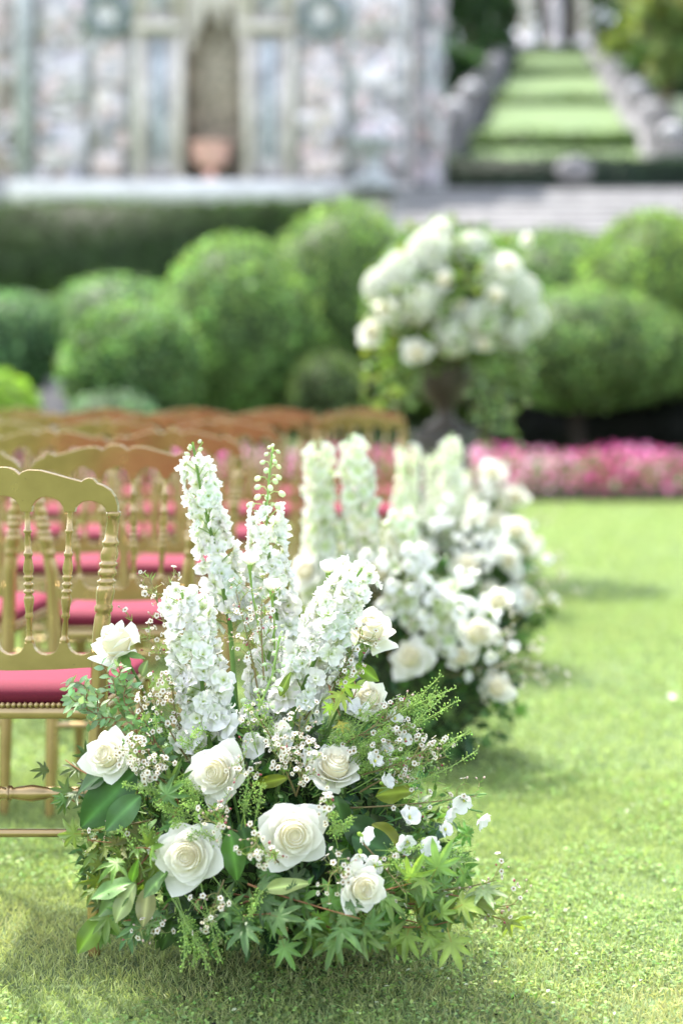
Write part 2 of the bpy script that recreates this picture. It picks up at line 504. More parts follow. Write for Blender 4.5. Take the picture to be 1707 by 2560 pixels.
ROSE = [rose_t(1, 26, 0, 1.0), rose_t(12, 29, 0, 1.05), rose_t(3, 25, 0, .85), rose_t(4, 26, 0, .92), rose_t(5, 19, 0, .72)]
ROSE_LO = [rose_t(6, 18, 1, 1.0), rose_t(7, 18, 1, .8)]

LAUREL = leaf_t(.21, .26, .22, 12, 4, .9, .75, .28, 2.1)
SMALL = leaf_t(.24, .2, .2, 4, 1, .85, .8)
NEEDLE = (np.array([[-.06, 0, 0], [.06, 0, 0], [0, 1, .1]]), [np.array([[0, 1, 2]])], np.ones((3, 3)))
MAPLE = [maple_t(s, .15 + .1 * s) for s in range(4)]
QUADLEAF = leaf_t(.34, .15, .15, 2, 1, .9, .7, rib=1.0)

def wax_t():
    parts = []
    for i in range(5):
        a = i * 2 * pi / 5
        th = np.linspace(0, 2 * pi, 7)[:-1]
        v = np.stack([.42 * np.cos(th), .58 + .42 * np.sin(th), .10 + .12 * np.cos(th) ** 2], 1)
        v = np.vstack([[0, .55, .04], v])
        f = np.array([(0, k + 1, (k + 1) % 6 + 1) for k in range(6)])
        c = np.tile([[.80, .76, .70]], (7, 1)); c[5] = [.7, .6, .52]
        parts.append(xf((v, [f], c), rot_axis((0, 0, 1), a)))
    th = np.arange(6) * pi / 3
    v = np.vstack([np.stack([.40 * np.cos(th), .40 * np.sin(th), 0 * th + .17], 1), [[0, 0, .10]]])
    f = np.array([(k, (k + 1) % 6, 6) for k in range(6)])
    c = np.vstack([np.tile([[.34, .32, .10]], (6, 1)), [[.20, .03, .05]]])
    parts.append((v, [f], c))
    # cup underneath
    v2 = np.vstack([np.stack([.22 * np.cos(th), .22 * np.sin(th), 0 * th + .05], 1), [[0, 0, -.6]]])
    parts.append((v2, [np.array([((k + 1) % 6, k, 6) for k in range(6)])], np.tile([[.45, .42, .22]], (7, 1))))
    return merge(parts)
WAX = wax_t()
_v, _f = ellipsoid((0, .5, 0), (.42, .62, .42), 6, 4)
BUD = (_v, [_f], np.ones((len(_v), 3)))

def rand_dirs(n, rg):
    return nrm(rg.normal(size=(n, 3)))

def jit(rg, n, base, dv=.2, dh=.1):
    b = np.array(base)[None] * (1 + rg.normal(0, dv, (n, 1)))
    return np.clip(b * (1 + rg.normal(0, dh, (n, 3))), 0.005, 1)

# ------------------------------------------------------------------ ground and setting
def terrain_z(y):
    return np.interp(y, [-60, 17.2, 29.0, 29.9, 400], [0, 0, 3.2, 3.45, 3.45])
mb = MB()
ys = np.concatenate([np.linspace(-40, 2, 4), np.linspace(2.2, 17, 40), np.linspace(17.2, 30, 30), [120, 400]])
xs = np.concatenate([np.linspace(-300, -8, 6), np.linspace(-7, 8, 40), np.linspace(9, 300, 6)])
X, Y = np.meshgrid(xs, ys)
Z = terrain_z(Y) - .006 + .008 * np.sin(X * 3.1) * np.sin(Y * 2.3) * (Y < 17)
mb.add(np.stack([X, Y, Z], -1), grid_faces(len(xs) - 1, len(ys) - 1))
o = mb.build('lawn', M['turf']); tag(o, kind='structure')

def noise2(x, y):
    return (np.sin(x * 2.3 + 1.3 * np.sin(y * 1.7)) + np.sin(y * 2.9 + x * .8 + 2) + np.sin(x * 5.1 - y * 3.7 + 1) * .6 + np.sin(x * 9.3 + y * 8.1) * .4) / 3

def grass(n, y0, y1, hgt, wid, seed):
    rg = np.random.default_rng(seed)
    y = rg.uniform(y0 ** 2, y1 ** 2, n) ** .5
    lo = (-60 - XV) * y / F - 1.0; hi = (1767 - XV) * y / F + 1.6
    x = rg.uniform(0, 1, n) * (hi - lo) + lo
    q = noise2(x * 1.4, y * 1.4) + rg.normal(0, .35, n)
    dry = np.clip((q - .15) * 1.1, 0, 1) * np.clip((4.4 - y) / 1.6, .18, 1)
    # a worn patch round the first chair's foot
    dry = np.clip(dry + .45 * np.exp(-(((x + .86) / .38) ** 2 + ((y - 3.25) / .30) ** 2)), 0, 1)
    g0 = np.array([.19, .28, .11]); g1 = np.array([.44, .51, .22]); g2 = np.array([.52, .47, .25])
    m = rg.uniform(0, 1, n)[:, None]
    col = g0 * (1 - m) + g1 * m
    col = col * (1 - dry[:, None] * .8) + g2 * dry[:, None] * .8
    col *= (1 + rg.normal(0, .22, (n, 1))).clip(.3, 2)
    d = rand_dirs(n, rg); d[:, 2] = np.abs(d[:, 2]) * 1.0 + .35
    R = frames(d, rand_dirs(n, rg))
    s = rg.uniform(.5, 1.25, n) * hgt
    mb = MB()
    mb.inst(blade_t(), R, np.stack([x, y, np.zeros(n) - .004], 1), np.stack([wid * rg.uniform(.6, 1.4, n), s, s], 1), col)
    # clover-like leaflets
    k = n // 3
    y = rg.uniform(y0 ** 2, y1 ** 2, k) ** .5
    lo = (-60 - XV) * y / F - 1.0; hi = (1767 - XV) * y / F + 1.6
    x = rg.uniform(0, 1, k) * (hi - lo) + lo
    keep = noise2(x * 2.1 + 4, y * 2.1) > -.25
    x, y = x[keep], y[keep]; k = len(x)
    d = rand_dirs(k, rg); d[:, 2] *= .35
    nn = np.tile([0., 0., 1.], (k, 1)) + rg.normal(0, .35, (k, 3))
    col = jit(rg, k, (.25, .36, .12), .38, .10)
    pale = rg.random(k) < .012; col[pale] = (.72, .76, .60)
    mb.inst(QUADLEAF, frames(d, nn), np.stack([x, y, rg.uniform(.004, hgt * .55, k)], 1), hgt * rg.uniform(.3, .55, k), col)
    return mb
g = grass(330000, 2.3, 4.6, .021, .0021, 1); tag(g.build('grass', M['grass'], smooth=False), kind='stuff', label='short dense lawn grass nearest the camera around the first arrangement')
g = grass(190000, 4.6, 8.2, .026, .0032, 2); tag(g.build('grass', M['grass'], smooth=False), kind='stuff', label='mown lawn grass along the middle of the aisle')
g = grass(130000, 8.2, 14.4, .032, .0060, 3); tag(g.build('grass', M['grass'], smooth=False), kind='stuff', label='soft blurred lawn grass in front of the pink flower bed')

# fallen petal on lawn
mb = MB(); mb.add2(xf(wedge_t(.5, .1, .4, seed=9, dot=False), rot_axis((0, 0, 1), .8), P(1690, 1775, 5.45) + [0, 0, .035], .034))
tag(mb.build('fallen_petal', M['petal']), 'single white petal lying on the sunny lawn at the far right', 'petal')

# bush / hedge builders
def scatter_on(mb, pts, nr, size, cols, rg, spread=.75):
    n = len(pts)
    d = nrm(rand_dirs(n, rg) + nr * .35)
    nn = nr * .7 + rg.normal(0, spread, (n, 3))
    mb.inst(QUADLEAF, frames(d, nn), pts, size * rg.uniform(.7, 1.3, n), cols)

def bush(name, label, c, r, n=5000, leaf=.05, col=(.075, .13, .03), seed=0, lump=.09, group=None, cat='bush', trunk=False, zmin=-1.0):
    rg = np.random.default_rng(seed + 50)
    col = tuple(np.array(col) * (1.45 if sum(col) > .24 else 1.25) * np.array([1.16, 1.10, 1.4]))
    c = np.array(c, float); r = np.array(r, float)
    mb = MB()
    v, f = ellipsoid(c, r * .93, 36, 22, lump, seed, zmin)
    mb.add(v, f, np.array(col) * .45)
    d = rand_dirs(n, rg)
    d = d[d[:, 2] > zmin]; n = len(d)
    rs = np.random.default_rng(seed); k = rs.normal(size=(6, 3)) * 2.2; p = rs.uniform(0, 6.28, 6)
    k3 = rs.normal(size=(9, 3)) * 11; p3 = rs.uniform(0, 6.28, 9)
    fine = np.sin(d @ k3.T + p3).mean(1)
    m = (1 + lump * np.sin(d @ k.T + p).mean(1) + 0.032 * fine) * rg.uniform(.93, 1.04, n)
    pts = c + d * r * m[:, None]
    nr = nrm(d / r)
    cl = jit(rg, n, col, .5, .08)
    cl = cl * (1 + .4 * np.sin(d @ (k[::-1].T * 2) + p).mean(1) + .6 * fine)[:, None].clip(.25, 2)
    scatter_on(mb, pts, nr, leaf, cl, rg)
    org = np.array([c[0], c[1], 0.])
    if not trunk:
        return tag(mb.build(name, M['box'], origin=org), label, cat, group)
    t = empty(name, org, label, cat, group)
    mb.build('crown', M['box'], t)
    tm = MB()
    gz = float(terrain_z(c[1]))
    for i in range(3):
        dx = rg.normal(0, .18) * r[0]
        v, f = tube([[c[0] + dx * .3, c[1], gz], [c[0] + dx, c[1] + .05, (gz + c[2]) / 2], [c[0] + dx * 1.6, c[1], c[2]]], [.07, .055, .04], 8)
        tm.add(v, f, (.03, .025, .02))
    tm.build('trunk', M['wood'], t)
    return t

def hedge(name, label, x0, x1, y0, y1, z0, z1, n, leaf, col, seed, cat='hedge', group=None, mat='box'):
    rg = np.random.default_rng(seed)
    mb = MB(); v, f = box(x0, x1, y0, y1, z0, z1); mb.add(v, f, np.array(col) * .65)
    ar = np.array([(x1 - x0) * (z1 - z0), (x1 - x0) * (y1 - y0), (y1 - y0) * (z1 - z0) * 2]); ar = ar / ar.sum()
    k = rg.choice(3, n, p=ar)
    a = rg.uniform(0, 1, n); b = rg.uniform(0, 1, n)
    pts = np.zeros((n, 3)); nr = np.zeros((n, 3))
    i = k == 0; pts[i] = np.stack([x0 + a[i] * (x1 - x0), np.full(i.sum(), y0), z0 + b[i] * (z1 - z0)], 1); nr[i] = (0, -1, 0)
    i = k == 1; pts[i] = np.stack([x0 + a[i] * (x1 - x0), y0 + b[i] * (y1 - y0), np.full(i.sum(), z1)], 1); nr[i] = (0, 0, 1)
    i = k == 2; sd_ = np.where(b[i] > .5, x1, x0); pts[i] = np.stack([sd_, y0 + a[i] * (y1 - y0), z0 + rg.uniform(0, 1, i.sum()) * (z1 - z0)], 1); nr[i] = np.stack([np.where(b[i] > .5, 1, -1), 0 * sd_, 0 * sd_], 1)
    pts += rg.normal(0, leaf * .5, (n, 3))
    pts[:, 2] += .05 * np.sin(pts[:, 0] * 2.2 + seed) * (k == 1)
    scatter_on(mb, pts, nr, leaf, jit(rg, n, col, .3, .08), rg)
    return tag(mb.build(name, M[mat], origin=((x0 + x1) / 2, y0, z0)), label, cat, group)

# ---- topiary, left and centre (pixel, depth, radius in px)
def dome(name, label, px, top, bot, wpx, Yd, seed, col, n=6000, leaf=.055, trunk=False, ry=None, zlow=None):
    s = F / Yd
    zt = H + (YH - top) / s; zb = H + (YH - bot) / s
    rx = wpx / 2 / s
    return bush(name, label, ((px - XV) / s, Yd, (zt + zb) / 2), (rx, ry or rx, (zt - zb) / 2), n, leaf, col, seed, .10, 'clipped topiary bushes', 'bush', trunk)
BX = (.085, .155, .035)
dome('topiary_bush', 'large rounded clipped green bush at centre left in front of the long dark hedge', 592, 615, 1170, 430, 17.5, 11, (.105, .19, .045), 9000)
dome('topiary_bush', 'tall dome shaped clipped bush just left of the white urn flowers', 845, 508, 1130, 430, 19.5, 12, (.10, .175, .04), 9000)
dome('topiary_bush', 'small round clipped bush beside the grey garden steps', 335, 760, 1080, 350, 15.6, 13, (.085, .16, .045), 7000)
dome('topiary_bush', 'wide low clipped bush whose back swells behind the small round bush', 300, 685, 1090, 420, 19.0, 14, (.08, .155, .045), 6000)
dome('topiary_bush', 'blue green clipped bush at the left edge behind the steps', 30, 738, 985, 330, 18.6, 15, (.075, .15, .055), 6000)
dome('topiary_bush', 'little low bluish shrub at the foot of the small round bush', 285, 985, 1120, 220, 14.8, 16, (.10, .17, .08), 3000, .04)
dome('topiary_bush', 'bright yellow green shrub cut by the left edge below the steps', -20, 930, 1160, 235, 14.6, 17, (.15, .26, .03), 4000, .04)
dome('topiary_bush', 'yellowish small bush between the two tall domes low down', 815, 880, 1130, 200, 16.6, 18, (.075, .12, .035), 3500, .05)
# right mass
dome('topiary_bush', 'broad clipped bush directly behind the white urn flowers', 1170, 588, 1050, 470, 19.0, 21, (.12, .19, .04), 8000, .055, True)
dome('topiary_bush', 'clipped bush with a dark hollow below it right of the urn flowers', 1400, 590, 1020, 480, 18.4, 22, (.095, .17, .045), 9000, .055, True)
dome('topiary_bush', 'tall bright topped clipped bush at the right edge above the pink bed', 1650, 540, 1018, 440, 17.2, 23, (.115, .195, .04), 9000, .055, True)
dome('topiary_bush', 'dark lower bulge of clipped foliage overhanging the pink bed in the middle', 1450, 720, 1022, 560, 16.4, 24, (.095, .165, .045), 8000, .05, True)
hedge('hedge', 'added near-black hedge standing in for the shade behind the trunks under the overhanging bushes', .3, 6.5, 16.9, 17.4, .0, 1.05, 6000, .06, (.008, .012, .008), 31)  # near-black leaf colour stands in for the shade in the hollow
hedge('hedge', 'tall dark hedge filling the gaps behind the right hand clipped bushes', -.6, 6.5, 20.4, 21.4, .5, 2.75, 6000, .07, (.06, .11, .03), 30)
# long dark hedge
a = P(-60, 512, 24); b = P(800, 512, 24)
hedge('hedge', 'long straight clipped hedge below the mosaic building, dark front with light top', a[0] - 1, b[0] + .4, 24, 25.6, 1.6, a[2], 14000, .07, (.055, .10, .03), 32)

# left garden steps
t = empty('garden_steps', (P(140, 1000, 17)[0], 15.0, 0), 'short flight of grey stone steps between the clipped bushes at left', 'steps')
x0, x1 = P(60, 1000, 17)[0], P(200, 1000, 17)[0]
for i in range(9):
    mb = MB(); v, f = box(x0, x1, 15.0 + i * .42, 15.5 + i * .42 + .004 * i, -.05, .13 * (i + 1)); mb.add(v, f)
    mb.build('step', M['rough'], t, False)

# ---- stone steps to the terrace on the right
YT, ZT = 34.0, H + (YH - 478) * 34 / F
t = empty('terrace_stairs', (4, 30, 3.45), 'wide grey stone stairs below the clipped avenue at upper right', 'stairs')
ns = 8
for i in range(ns):
    z1 = 3.45 + (ZT - 3.45) * (i + 1) / ns
    mb = MB(); v, f = box(-1.1, 12, 30 + i * .5, 30.5 + i * .5 + .003 * i, 3.2, z1 - .05); mb.add(v, f); mb.build('riser', M['step'], t, False)
    mb = MB(); v, f = box(-1.1, 12, 29.96 + i * .5, 30.55 + i * .5 + .002 * i, z1 - .047, z1); mb.add(v, f); mb.build('tread', M['tread'], t, False)
mb = MB(); v, f = box(-80, 80, 34.0, 37.5, 3.0, ZT - .01); mb.add(v, f)
tag(mb.build('terrace', M['step'], smooth=False), kind='structure')

# ---- mosaic nymphaeum
YB = 34.0
def bx(mb, xa, xb, ya, yb, d0, d1, Yd=YB):
    """front rectangle in photo pixels at depth Yd, from depth Yd-d0 to Yd+d1"""
    p = P(xa, yb, Yd); q = P(xb, ya, Yd)
    v, f = box(p[0], q[0], Yd - d0, Yd + d1, p[2], q[2]); mb.add(v, f)
nym = empty('mosaic_pavilion', (P(450, 480, YB)[0], YB, ZT), 'pale pebble mosaic pavilion wall with pilasters, medallions and a deep arched niche', 'building')
def part(name, mat, rects):
    for r_ in rects:
        mb = MB(); bx(mb, *r_)
        o = mb.build(name, M[mat], nym, False)
    return o
T0 = -260
part('wall', 'mosaic', [(-120, 455, T0, 480, 0, .6), (615, 1032, T0, 480, 0, .6)])
part('wall', 'mosaic_pink', [(-118, 46, T0 + 5, 478, .05, .0)])
part('side_wall', 'bluegrey', [(1026, 1112, T0, 485, -.5, 1.4)])  # darker stone tone paints in the shade on this recessed wing
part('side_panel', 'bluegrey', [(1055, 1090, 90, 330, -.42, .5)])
part('niche', 'brown', [(430, 640, T0, 480, -.62, 1.6)])
part('plinth', 'plinth', [(36, 880, 456, 512, .45, .2)])
part('plinth', 'step', [(-120, 36, 462, 512, .30, .2), (880, 1030, 470, 512, .25, .2)])
part('pilaster', 'bluegrey', [(50, 90, T0, 456, .35, 0)])
for xa, xb in ((96, 216), (890, 1005)):
    part('relief_panel', 'pale', [(xa, xb, 130, 262, .16, 0), (xa + 4, xb - 4, 275, 300, .13, 0), (xa, xb, 312, 420, .16, 0), (xa, xb, -40, 95, .15, 0)])
part('slate_strip', 'bluegrey', [(219, 234, T0, 456, .10, 0), (322, 336, T0, 456, .10, 0), (738, 750, T0, 456, .10, 0), (866, 886, T0, 456, .12, 0), (1008, 1022, T0, 456, .12, 0)])
part('mosaic_panel', 'mosaic', [(240, 318, 110, 380, .13, 0), (756, 860, 110, 380, .13, 0)])
part('shell_panel', 'mosaic_pink', [(240, 310, 385, 440, .2, 0), (760, 855, 385, 440, .2, 0)])
for xa, xb in ((340, 462), (610, 738)):
    part('frame', 'beige', [(xa, xb, 62, 84, .34, 0), (xa, xa + 24, 84, 456, .22, 0), (xb - 22, xb, 84, 456, .22, 0), (xa, xa + 24, T0, 62, .22, 0), (xb - 22, xb, T0, 62, .22, 0)])
    part('window_panel', 'pale', [(xa + 26, xb - 24, 92, 440, .12, 0), (xa + 26, xb - 24, T0, 56, .12, 0)])
    part('blue_inlay', 'blue', [((xa + xb) / 2 - 17, (xa + xb) / 2 + 15, 100, 400, .16, 0), ((xa + xb) / 2 - 14, (xa + xb) / 2 + 12, -80, 26, .16, 0)])
# ragged tufa arch hanging in the niche
mb = MB()
for k, (px, bot, wd) in enumerate([(470, 120, 30), (496, 55, 26), (522, 18, 26), (548, 52, 26), (575, 10, 26), (598, 95, 26)]):
    p = P(px, bot, YB - .1); q = P(px, T0, YB - .1)
    ww = wd * .5 * YB / F
    v, f = tube([[p[0], YB + .2, q[2]], [p[0], YB + .2, p[2] + .5], [p[0], YB + .15, p[2] + .15], [p[0], YB + .1, p[2] - .1]], [ww * 1.6, ww * 1.5, ww * 1.0, .02], 8)
    mb.add(v, f)
mb.build('tufa_arch', M['beige'], nym)
for px in (275, 808):
    c = P(px, 42, YB)
    mb = MB()
    th = np.linspace(0, 2 * pi, 25)
    pts = np.stack([c[0] + .37 * np.cos(th), np.full(25, YB - .2), c[2] + .37 * np.sin(th)], 1)
    v, f = tube(pts, .115 + .02 * np.sin(th * 6), 8); mb.add(v, f)
    md = mb.build('medallion', M['wreath'], nym)
    mb = MB()
    th = np.arange(10) * pi / 5 + pi / 2; rr = np.where(np.arange(10) % 2 == 0, .26, .14)
    v = np.vstack([[[c[0], YB - .26, c[2]]], np.stack([c[0] + rr * np.cos(th), np.full(10, YB - .17), c[2] + rr * np.sin(th)], 1)])
    mb.add(v, np.array([(0, (k + 1) % 10 + 1, k + 1) for k in range(10)]))
    mb.build('star', M['plinth'], md, False)
# shell and pebble bosses set into every bay
rg = np.random.default_rng(44)
_v, _f = ellipsoid((0, 0, 0), (1, .5, 1), 8, 6); BOSS = (_v, [_f], np.ones((len(_v), 3)))
pal = np.array([[.70, .66, .68], [.78, .74, .72], [.62, .50, .46], [.40, .40, .43], [.74, .61, .61], [.58, .55, .55], [.34, .34, .35]]) * [1.03, .99, 1.04]
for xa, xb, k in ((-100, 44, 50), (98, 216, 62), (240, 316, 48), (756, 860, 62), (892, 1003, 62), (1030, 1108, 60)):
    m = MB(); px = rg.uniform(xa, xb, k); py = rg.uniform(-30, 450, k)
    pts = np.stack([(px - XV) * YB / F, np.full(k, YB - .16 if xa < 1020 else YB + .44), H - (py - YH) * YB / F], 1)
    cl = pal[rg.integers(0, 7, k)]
    if xa > 1020: cl = cl * .68  # bosses on the shaded wing get its shade in their colour
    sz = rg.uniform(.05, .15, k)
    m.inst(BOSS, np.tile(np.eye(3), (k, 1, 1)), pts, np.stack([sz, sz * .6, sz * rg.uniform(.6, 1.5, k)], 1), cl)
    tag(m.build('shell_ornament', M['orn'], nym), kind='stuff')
# small wall fountain on right bay
c = P(935, 440, YB - .5)
mb = MB(); v, f = lathe_path([[c[0], YB - .42, 0], [c[0], YB - .42, 20]], [(ZT, .42), (ZT + .2, .45), (ZT + .3, .2), (ZT + .7, .16), (ZT + .85, .5), (ZT + 1.0, .58), (ZT + 1.02, .5), (ZT + .95, .0)], 16)
mb.add(v, f); tag(mb.build('wall_fountain', M['bluegrey']), 'small grey green basin fountain at the right end of the mosaic wall', 'fountain')
# terracotta urn in niche
c = P(530, 455, YB + .1)
zb = c[2]
mb = MB(); k = (455 - 362) * (YB + .5) / F
prof = [(0, .26), (.06, .27), (.09, .13), (.22, .10), (.30, .14), (.40, .32), (.55, .47), (.72, .50), (.86, .46), (.90, .53), (1.0, .56), (1.0, .48), (.85, .38)]
v, f = lathe_path([[c[0], YB - .1, 0], [c[0], YB - .1, 30]], [(zb + z * k, r * k * 1.0) for z, r in prof], 24)
mb.add(v, f); tag(mb.build('terracotta_urn', M['terracotta']), 'pink terracotta urn standing in the brown niche of the mosaic pavilion', 'urn')

# ---- avenue behind the terrace: dark hedge, grassy ramp, rustic walls, temple, trees
a = P(1018, 398, 37.4); b = P(1800, 398, 37.4)
hedge('hedge', 'dark horizontal hedge at the top of the stone stairs', a[0], b[0] + 1, 37.4, 38.6, ZT - .1, a[2], 5000, .12, (.03, .055, .035), 33)
v_, f_ = ellipsoid(P(1435, 425, 36.9), (.42, .25, .30), 16, 10); mb = MB(); mb.add(v_, f_)
tag(mb.build('stone_ball', M['rough']), 'pale grey rounded stone in front of the dark upper hedge', 'stone')
def av(y):     # avenue centre line: depth -> x, z
    return (1382 - XV) / F * y + (1390 - 1382) / F * 46, H + 545 * 46 / F + .228 * (y - 46)
mb = MB()
ys = np.linspace(37, 128, 60)
rows = []
for y in ys:
    x, z = av(y)
    rows.append([[x - 30, y, z + 1.5], [x - 2.35, y, z], [x + 2.35, y, z], [x + 30, y, z + 1.5]])
V = np.array(rows)
mb.add(V[:, 1:3], grid_faces(1, len(ys) - 1))
tag(mb.build('grass_slope', M['turf_far'], smooth=False), kind='structure')
mb = MB(); V2 = V.copy(); V2[:, 1, 0] -= .3; V2[:, 2, 0] += .3
mb.add(V2[:, 0:2], grid_faces(1, len(ys) - 1)); mb.add(V2[:, 2:4], grid_faces(1, len(ys) - 1))
tag(mb.build('hillside', M['ground'], smooth=False), kind='structure')
for i, (ypx, hh) in enumerate([(372, .40), (262, .22), (187, .22), (140, .3)]):  # leafy strips added in place of tree-shadow bands on the slope
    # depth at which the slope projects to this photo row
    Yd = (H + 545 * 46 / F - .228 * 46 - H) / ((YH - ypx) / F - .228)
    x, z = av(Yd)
    hedge('hedge', ['lowest leafy strip imitating a shadow band on the grassy avenue', 'second leafy strip imitating a shadow band on the grassy avenue', 'third leafy strip imitating a shadow band on the grassy avenue', 'highest leafy strip imitating a shadow band just below the hilltop temple'][i], x - 2.3, x + 2.3, Yd, Yd + 1.2 + i, z - .1, z + hh + .12 * i, 1500, .15, (.11, .18, .06), 34 + i, group='leafy strips imitating shadow bands on the avenue')
# rustic stepped walls either side
for side in (-1, 1):
    t = empty('rustic_wall', (av(44)[0] + side * 2.8, 44, av(44)[1]), ['', 'stepped rustic stone wall running up the right side of the grassy avenue', 'stepped rustic stone wall running up the left side of the grassy avenue'][side], 'wall')
    rg = np.random.default_rng(70 + side)
    y = 41.0; i = 0
    while y < 118:
        L = 2.6 + (y - 41) * .06
        x, z = av(y)
        zz = av(y + L / 2)[1]
        mb = MB()
        v, f = box(x + side * 2.45 - (.0 if side > 0 else 1.0), x + side * 2.45 + (1.0 if side > 0 else 0), y, y + L + .003 * i, z - 1, zz + .55 + .2 * (i % 2))
        mb.add(v, f); mb.build('wall_block', M['rough'], t, False)
        mb = MB()
        v, f = ellipsoid((x + side * 3.0, y + L * .5, zz + .95), (.26 + .1 * rg.random(), .35, .16 + .12 * rg.random()), 12, 8, .3, i)
        mb.add(v, f); mb.build('boulder', M['step'] if i % 3 == 0 else M['rough'], t)
        y += L; i += 1
# hilltop temple with statue
xt, zt = av(124)
xt += .1
t = empty('hilltop_temple', (xt, 124, zt), 'stone arch with statue at the top of the grassy avenue', 'temple')
zb = H + (YH - 135) * 124 / F
for s in (-1, 1):
    mb = MB()
    cx = xt + s * 2.25
    v, f = box(cx - .55, cx + .55, 122.5, 125, zb - 3, zb + 12); mb.add(v, f)
    p = mb.build('pier', M['beige'], t, False)
    mb = MB(); v, f = box(cx - .85, cx + .85, 122.2, 125.3, zb - .2, zb + .9); mb.add(v, f); mb.build('pier_base', M['pale'], p, False)
    mb = MB(); v, f = ellipsoid((xt + s * 4.6, 120, zb - .3), (1.1, 1.0, 1.1), 12, 8, .2, 3); mb.add(v, f); mb.build('boulder', M['step'], t)
mb = MB(); v, f = box(xt - 1.3, xt + 1.3, 126, 126.5, zb - 2, zb + 12); mb.add(v, f); mb.build('back_wall', M['rough'], t, False)
mb = MB(); v, f = box(xt - 3.2, xt + 3.2, 122.3, 126, zb + 11, zb + 12.5); mb.add(v, f); mb.build('lintel', M['beige'], t, False)
mb = MB()
v, f = lathe_path([[xt, 124.3, 0], [xt, 124.3, 60]], [(zb - .5, .75), (zb + .9, .7), (zb + 1.0, .5), (zb + 1.6, .42), (zb + 2.8, .5), (zb + 3.6, .62), (zb + 4.2, .5), (zb + 4.5, .22), (zb + 4.7, .3), (zb + 5.1, .3), (zb + 5.35, .05)], 14); mb.add(v, f)
mb.build('statue', M['pale'], t)

def tree(label, x, y, z, hgt, r, col, seed, n=2600, leaf=.4):
    rg = np.random.default_rng(seed)
    t = empty('woodland_tree', (x, y, z), label, 'tree', 'trees on the hillside')
    mb = MB()
    v, f = tube([[x, y, z - 1], [x + .2, y, z + hgt * .4], [x, y, z + hgt * .9]], [r * .13, r * .09, r * .03], 8); mb.add(v, f, (.12, .09, .06))
    for i in range(5):
        a = rg.uniform(0, 6.28); v, f = tube([[x, y, z + hgt * (.3 + .1 * i)], [x + r * .6 * cos(a), y + r * .6 * sin(a), z + hgt * (.5 + .1 * i)]], [r * .05, r * .02], 6); mb.add(v, f, (.12, .09, .06))
    mb.build('trunk', M['wood'], t)
    mb = MB()
    K = 26
    cc = rand_dirs(K, rg) * np.array([r, r, hgt * .5]) * rg.uniform(.35, .9, (K, 1)) + [x, y, z + hgt * .52]
    cr = rg.uniform(.25, .45, K) * r
    k = rg.integers(0, K, n)
    d = rand_dirs(n, rg)
    pts = cc[k] + d * cr[k][:, None] * rg.uniform(.6, 1.05, (n, 1))
    cl = jit(rg, n, col, .25, .1) * rg.uniform(.7, 1.35, K)[k][:, None]
    scatter_on(mb, pts, d, leaf, cl, rg, 1.0)
    mb.build('crown', M['box'], t)
def tr(px, ybot, Yd, wpx, hpx, col, seed, label, **kw):
    p = P(px, ybot, Yd); s = F / Yd
    tree(label, p[0], p[1], p[2] - 1.0, hpx / s, wpx / 2 / s, col, seed, **kw)
DK = (.035, .075, .030)
tr(1165, 190, 92, 200, 470, DK, 80, 'dark tree close to the right corner of the mosaic pavilion')
tr(1090, 230, 85, 260, 540, (.04, .085, .03), 81, 'deep green tree behind the mosaic pavilion corner')
tr(1205, 200, 96, 170, 420, (.045, .09, .035), 82, 'dark tree left of the hilltop temple')
tr(1550, 230, 98, 190, 460, (.05, .10, .035), 83, 'dark tree right of the hilltop temple')
tr(1640, 220, 92, 260, 420, (.045, .09, .03), 84, 'deep green tree beyond the right rustic wall')
tr(1570, 180, 84, 130, 200, (.16, .22, .05), 85, 'small yellow green tree right of the avenue', n=900)
tr(1660, 150, 50, 200, 340, (.19, .25, .085), 86, 'bright yellow green tree at the upper right corner', n=2000)
tr(1740, 300, 80, 220, 360, (.05, .10, .035), 87, 'dark low tree at the right edge behind the wall')
tr(1150, 270, 70, 150, 230, DK, 91, 'low dark tree hugging the left rustic wall')
tr(1650, 270, 70, 160, 240, (.05, .10, .035), 92, 'low green tree hugging the right rustic wall')
tr(1420, 120, 150, 420, 560, (.04, .08, .03), 88, 'far dark tree behind the hilltop temple', leaf=.9)
tr(1250, 130, 150, 420, 560, (.04, .08, .03), 89, 'far dark tree behind and left of the hilltop temple', leaf=.9)
tr(1640, 150, 140, 420, 560, (.04, .08, .03), 90, 'far dark tree behind and right of the hilltop temple', leaf=.9)

# ---- pink flower bed
bed = empty('flower_bed', (3, 14.3, 0), 'low bed of pink and magenta flowers along the far edge of the lawn', 'flower bed')
rg = np.random.default_rng(5)
mb = MB(); v, f = box(-6, 9, 14.12, 15.5, -.02, .10); mb.add(v, f); mb.build('soil', M['soil'], bed, False)
n = 7000
pts = np.stack([rg.uniform(-6, 9, n), rg.uniform(14.12, 15.4, n), rg.uniform(.02, .36, n)], 1)
mb = MB(); scatter_on(mb, pts, np.tile([0, -.5, .8], (n, 1)), .09, jit(rg, n, (.10, .16, .04), .25), rg)
tag(mb.build('bedding_leaves', M['leaf'], bed), kind='stuff')
n = 15000
pts = np.stack([rg.uniform(-6, 9, n), rg.uniform(14.06, 15.3, n), rg.uniform(.06, .42, n)], 1)
pts[:, 2] += .03 * np.sin(pts[:, 0] * 5)
cl = jit(rg, n, (.70, .17, .39), .15, .06)
q = np.sin(pts[:, 0] * 3.3) + np.sin(pts[:, 0] * 7.7 + 1) + rg.normal(0, .8, n)
cl[q > .9] = jit(rg, (q > .9).sum(), (.80, .48, .63), .1, .04)
cl[q < -1.2] = jit(rg, (q < -1.2).sum(), (.55, .09, .26), .15, .04)
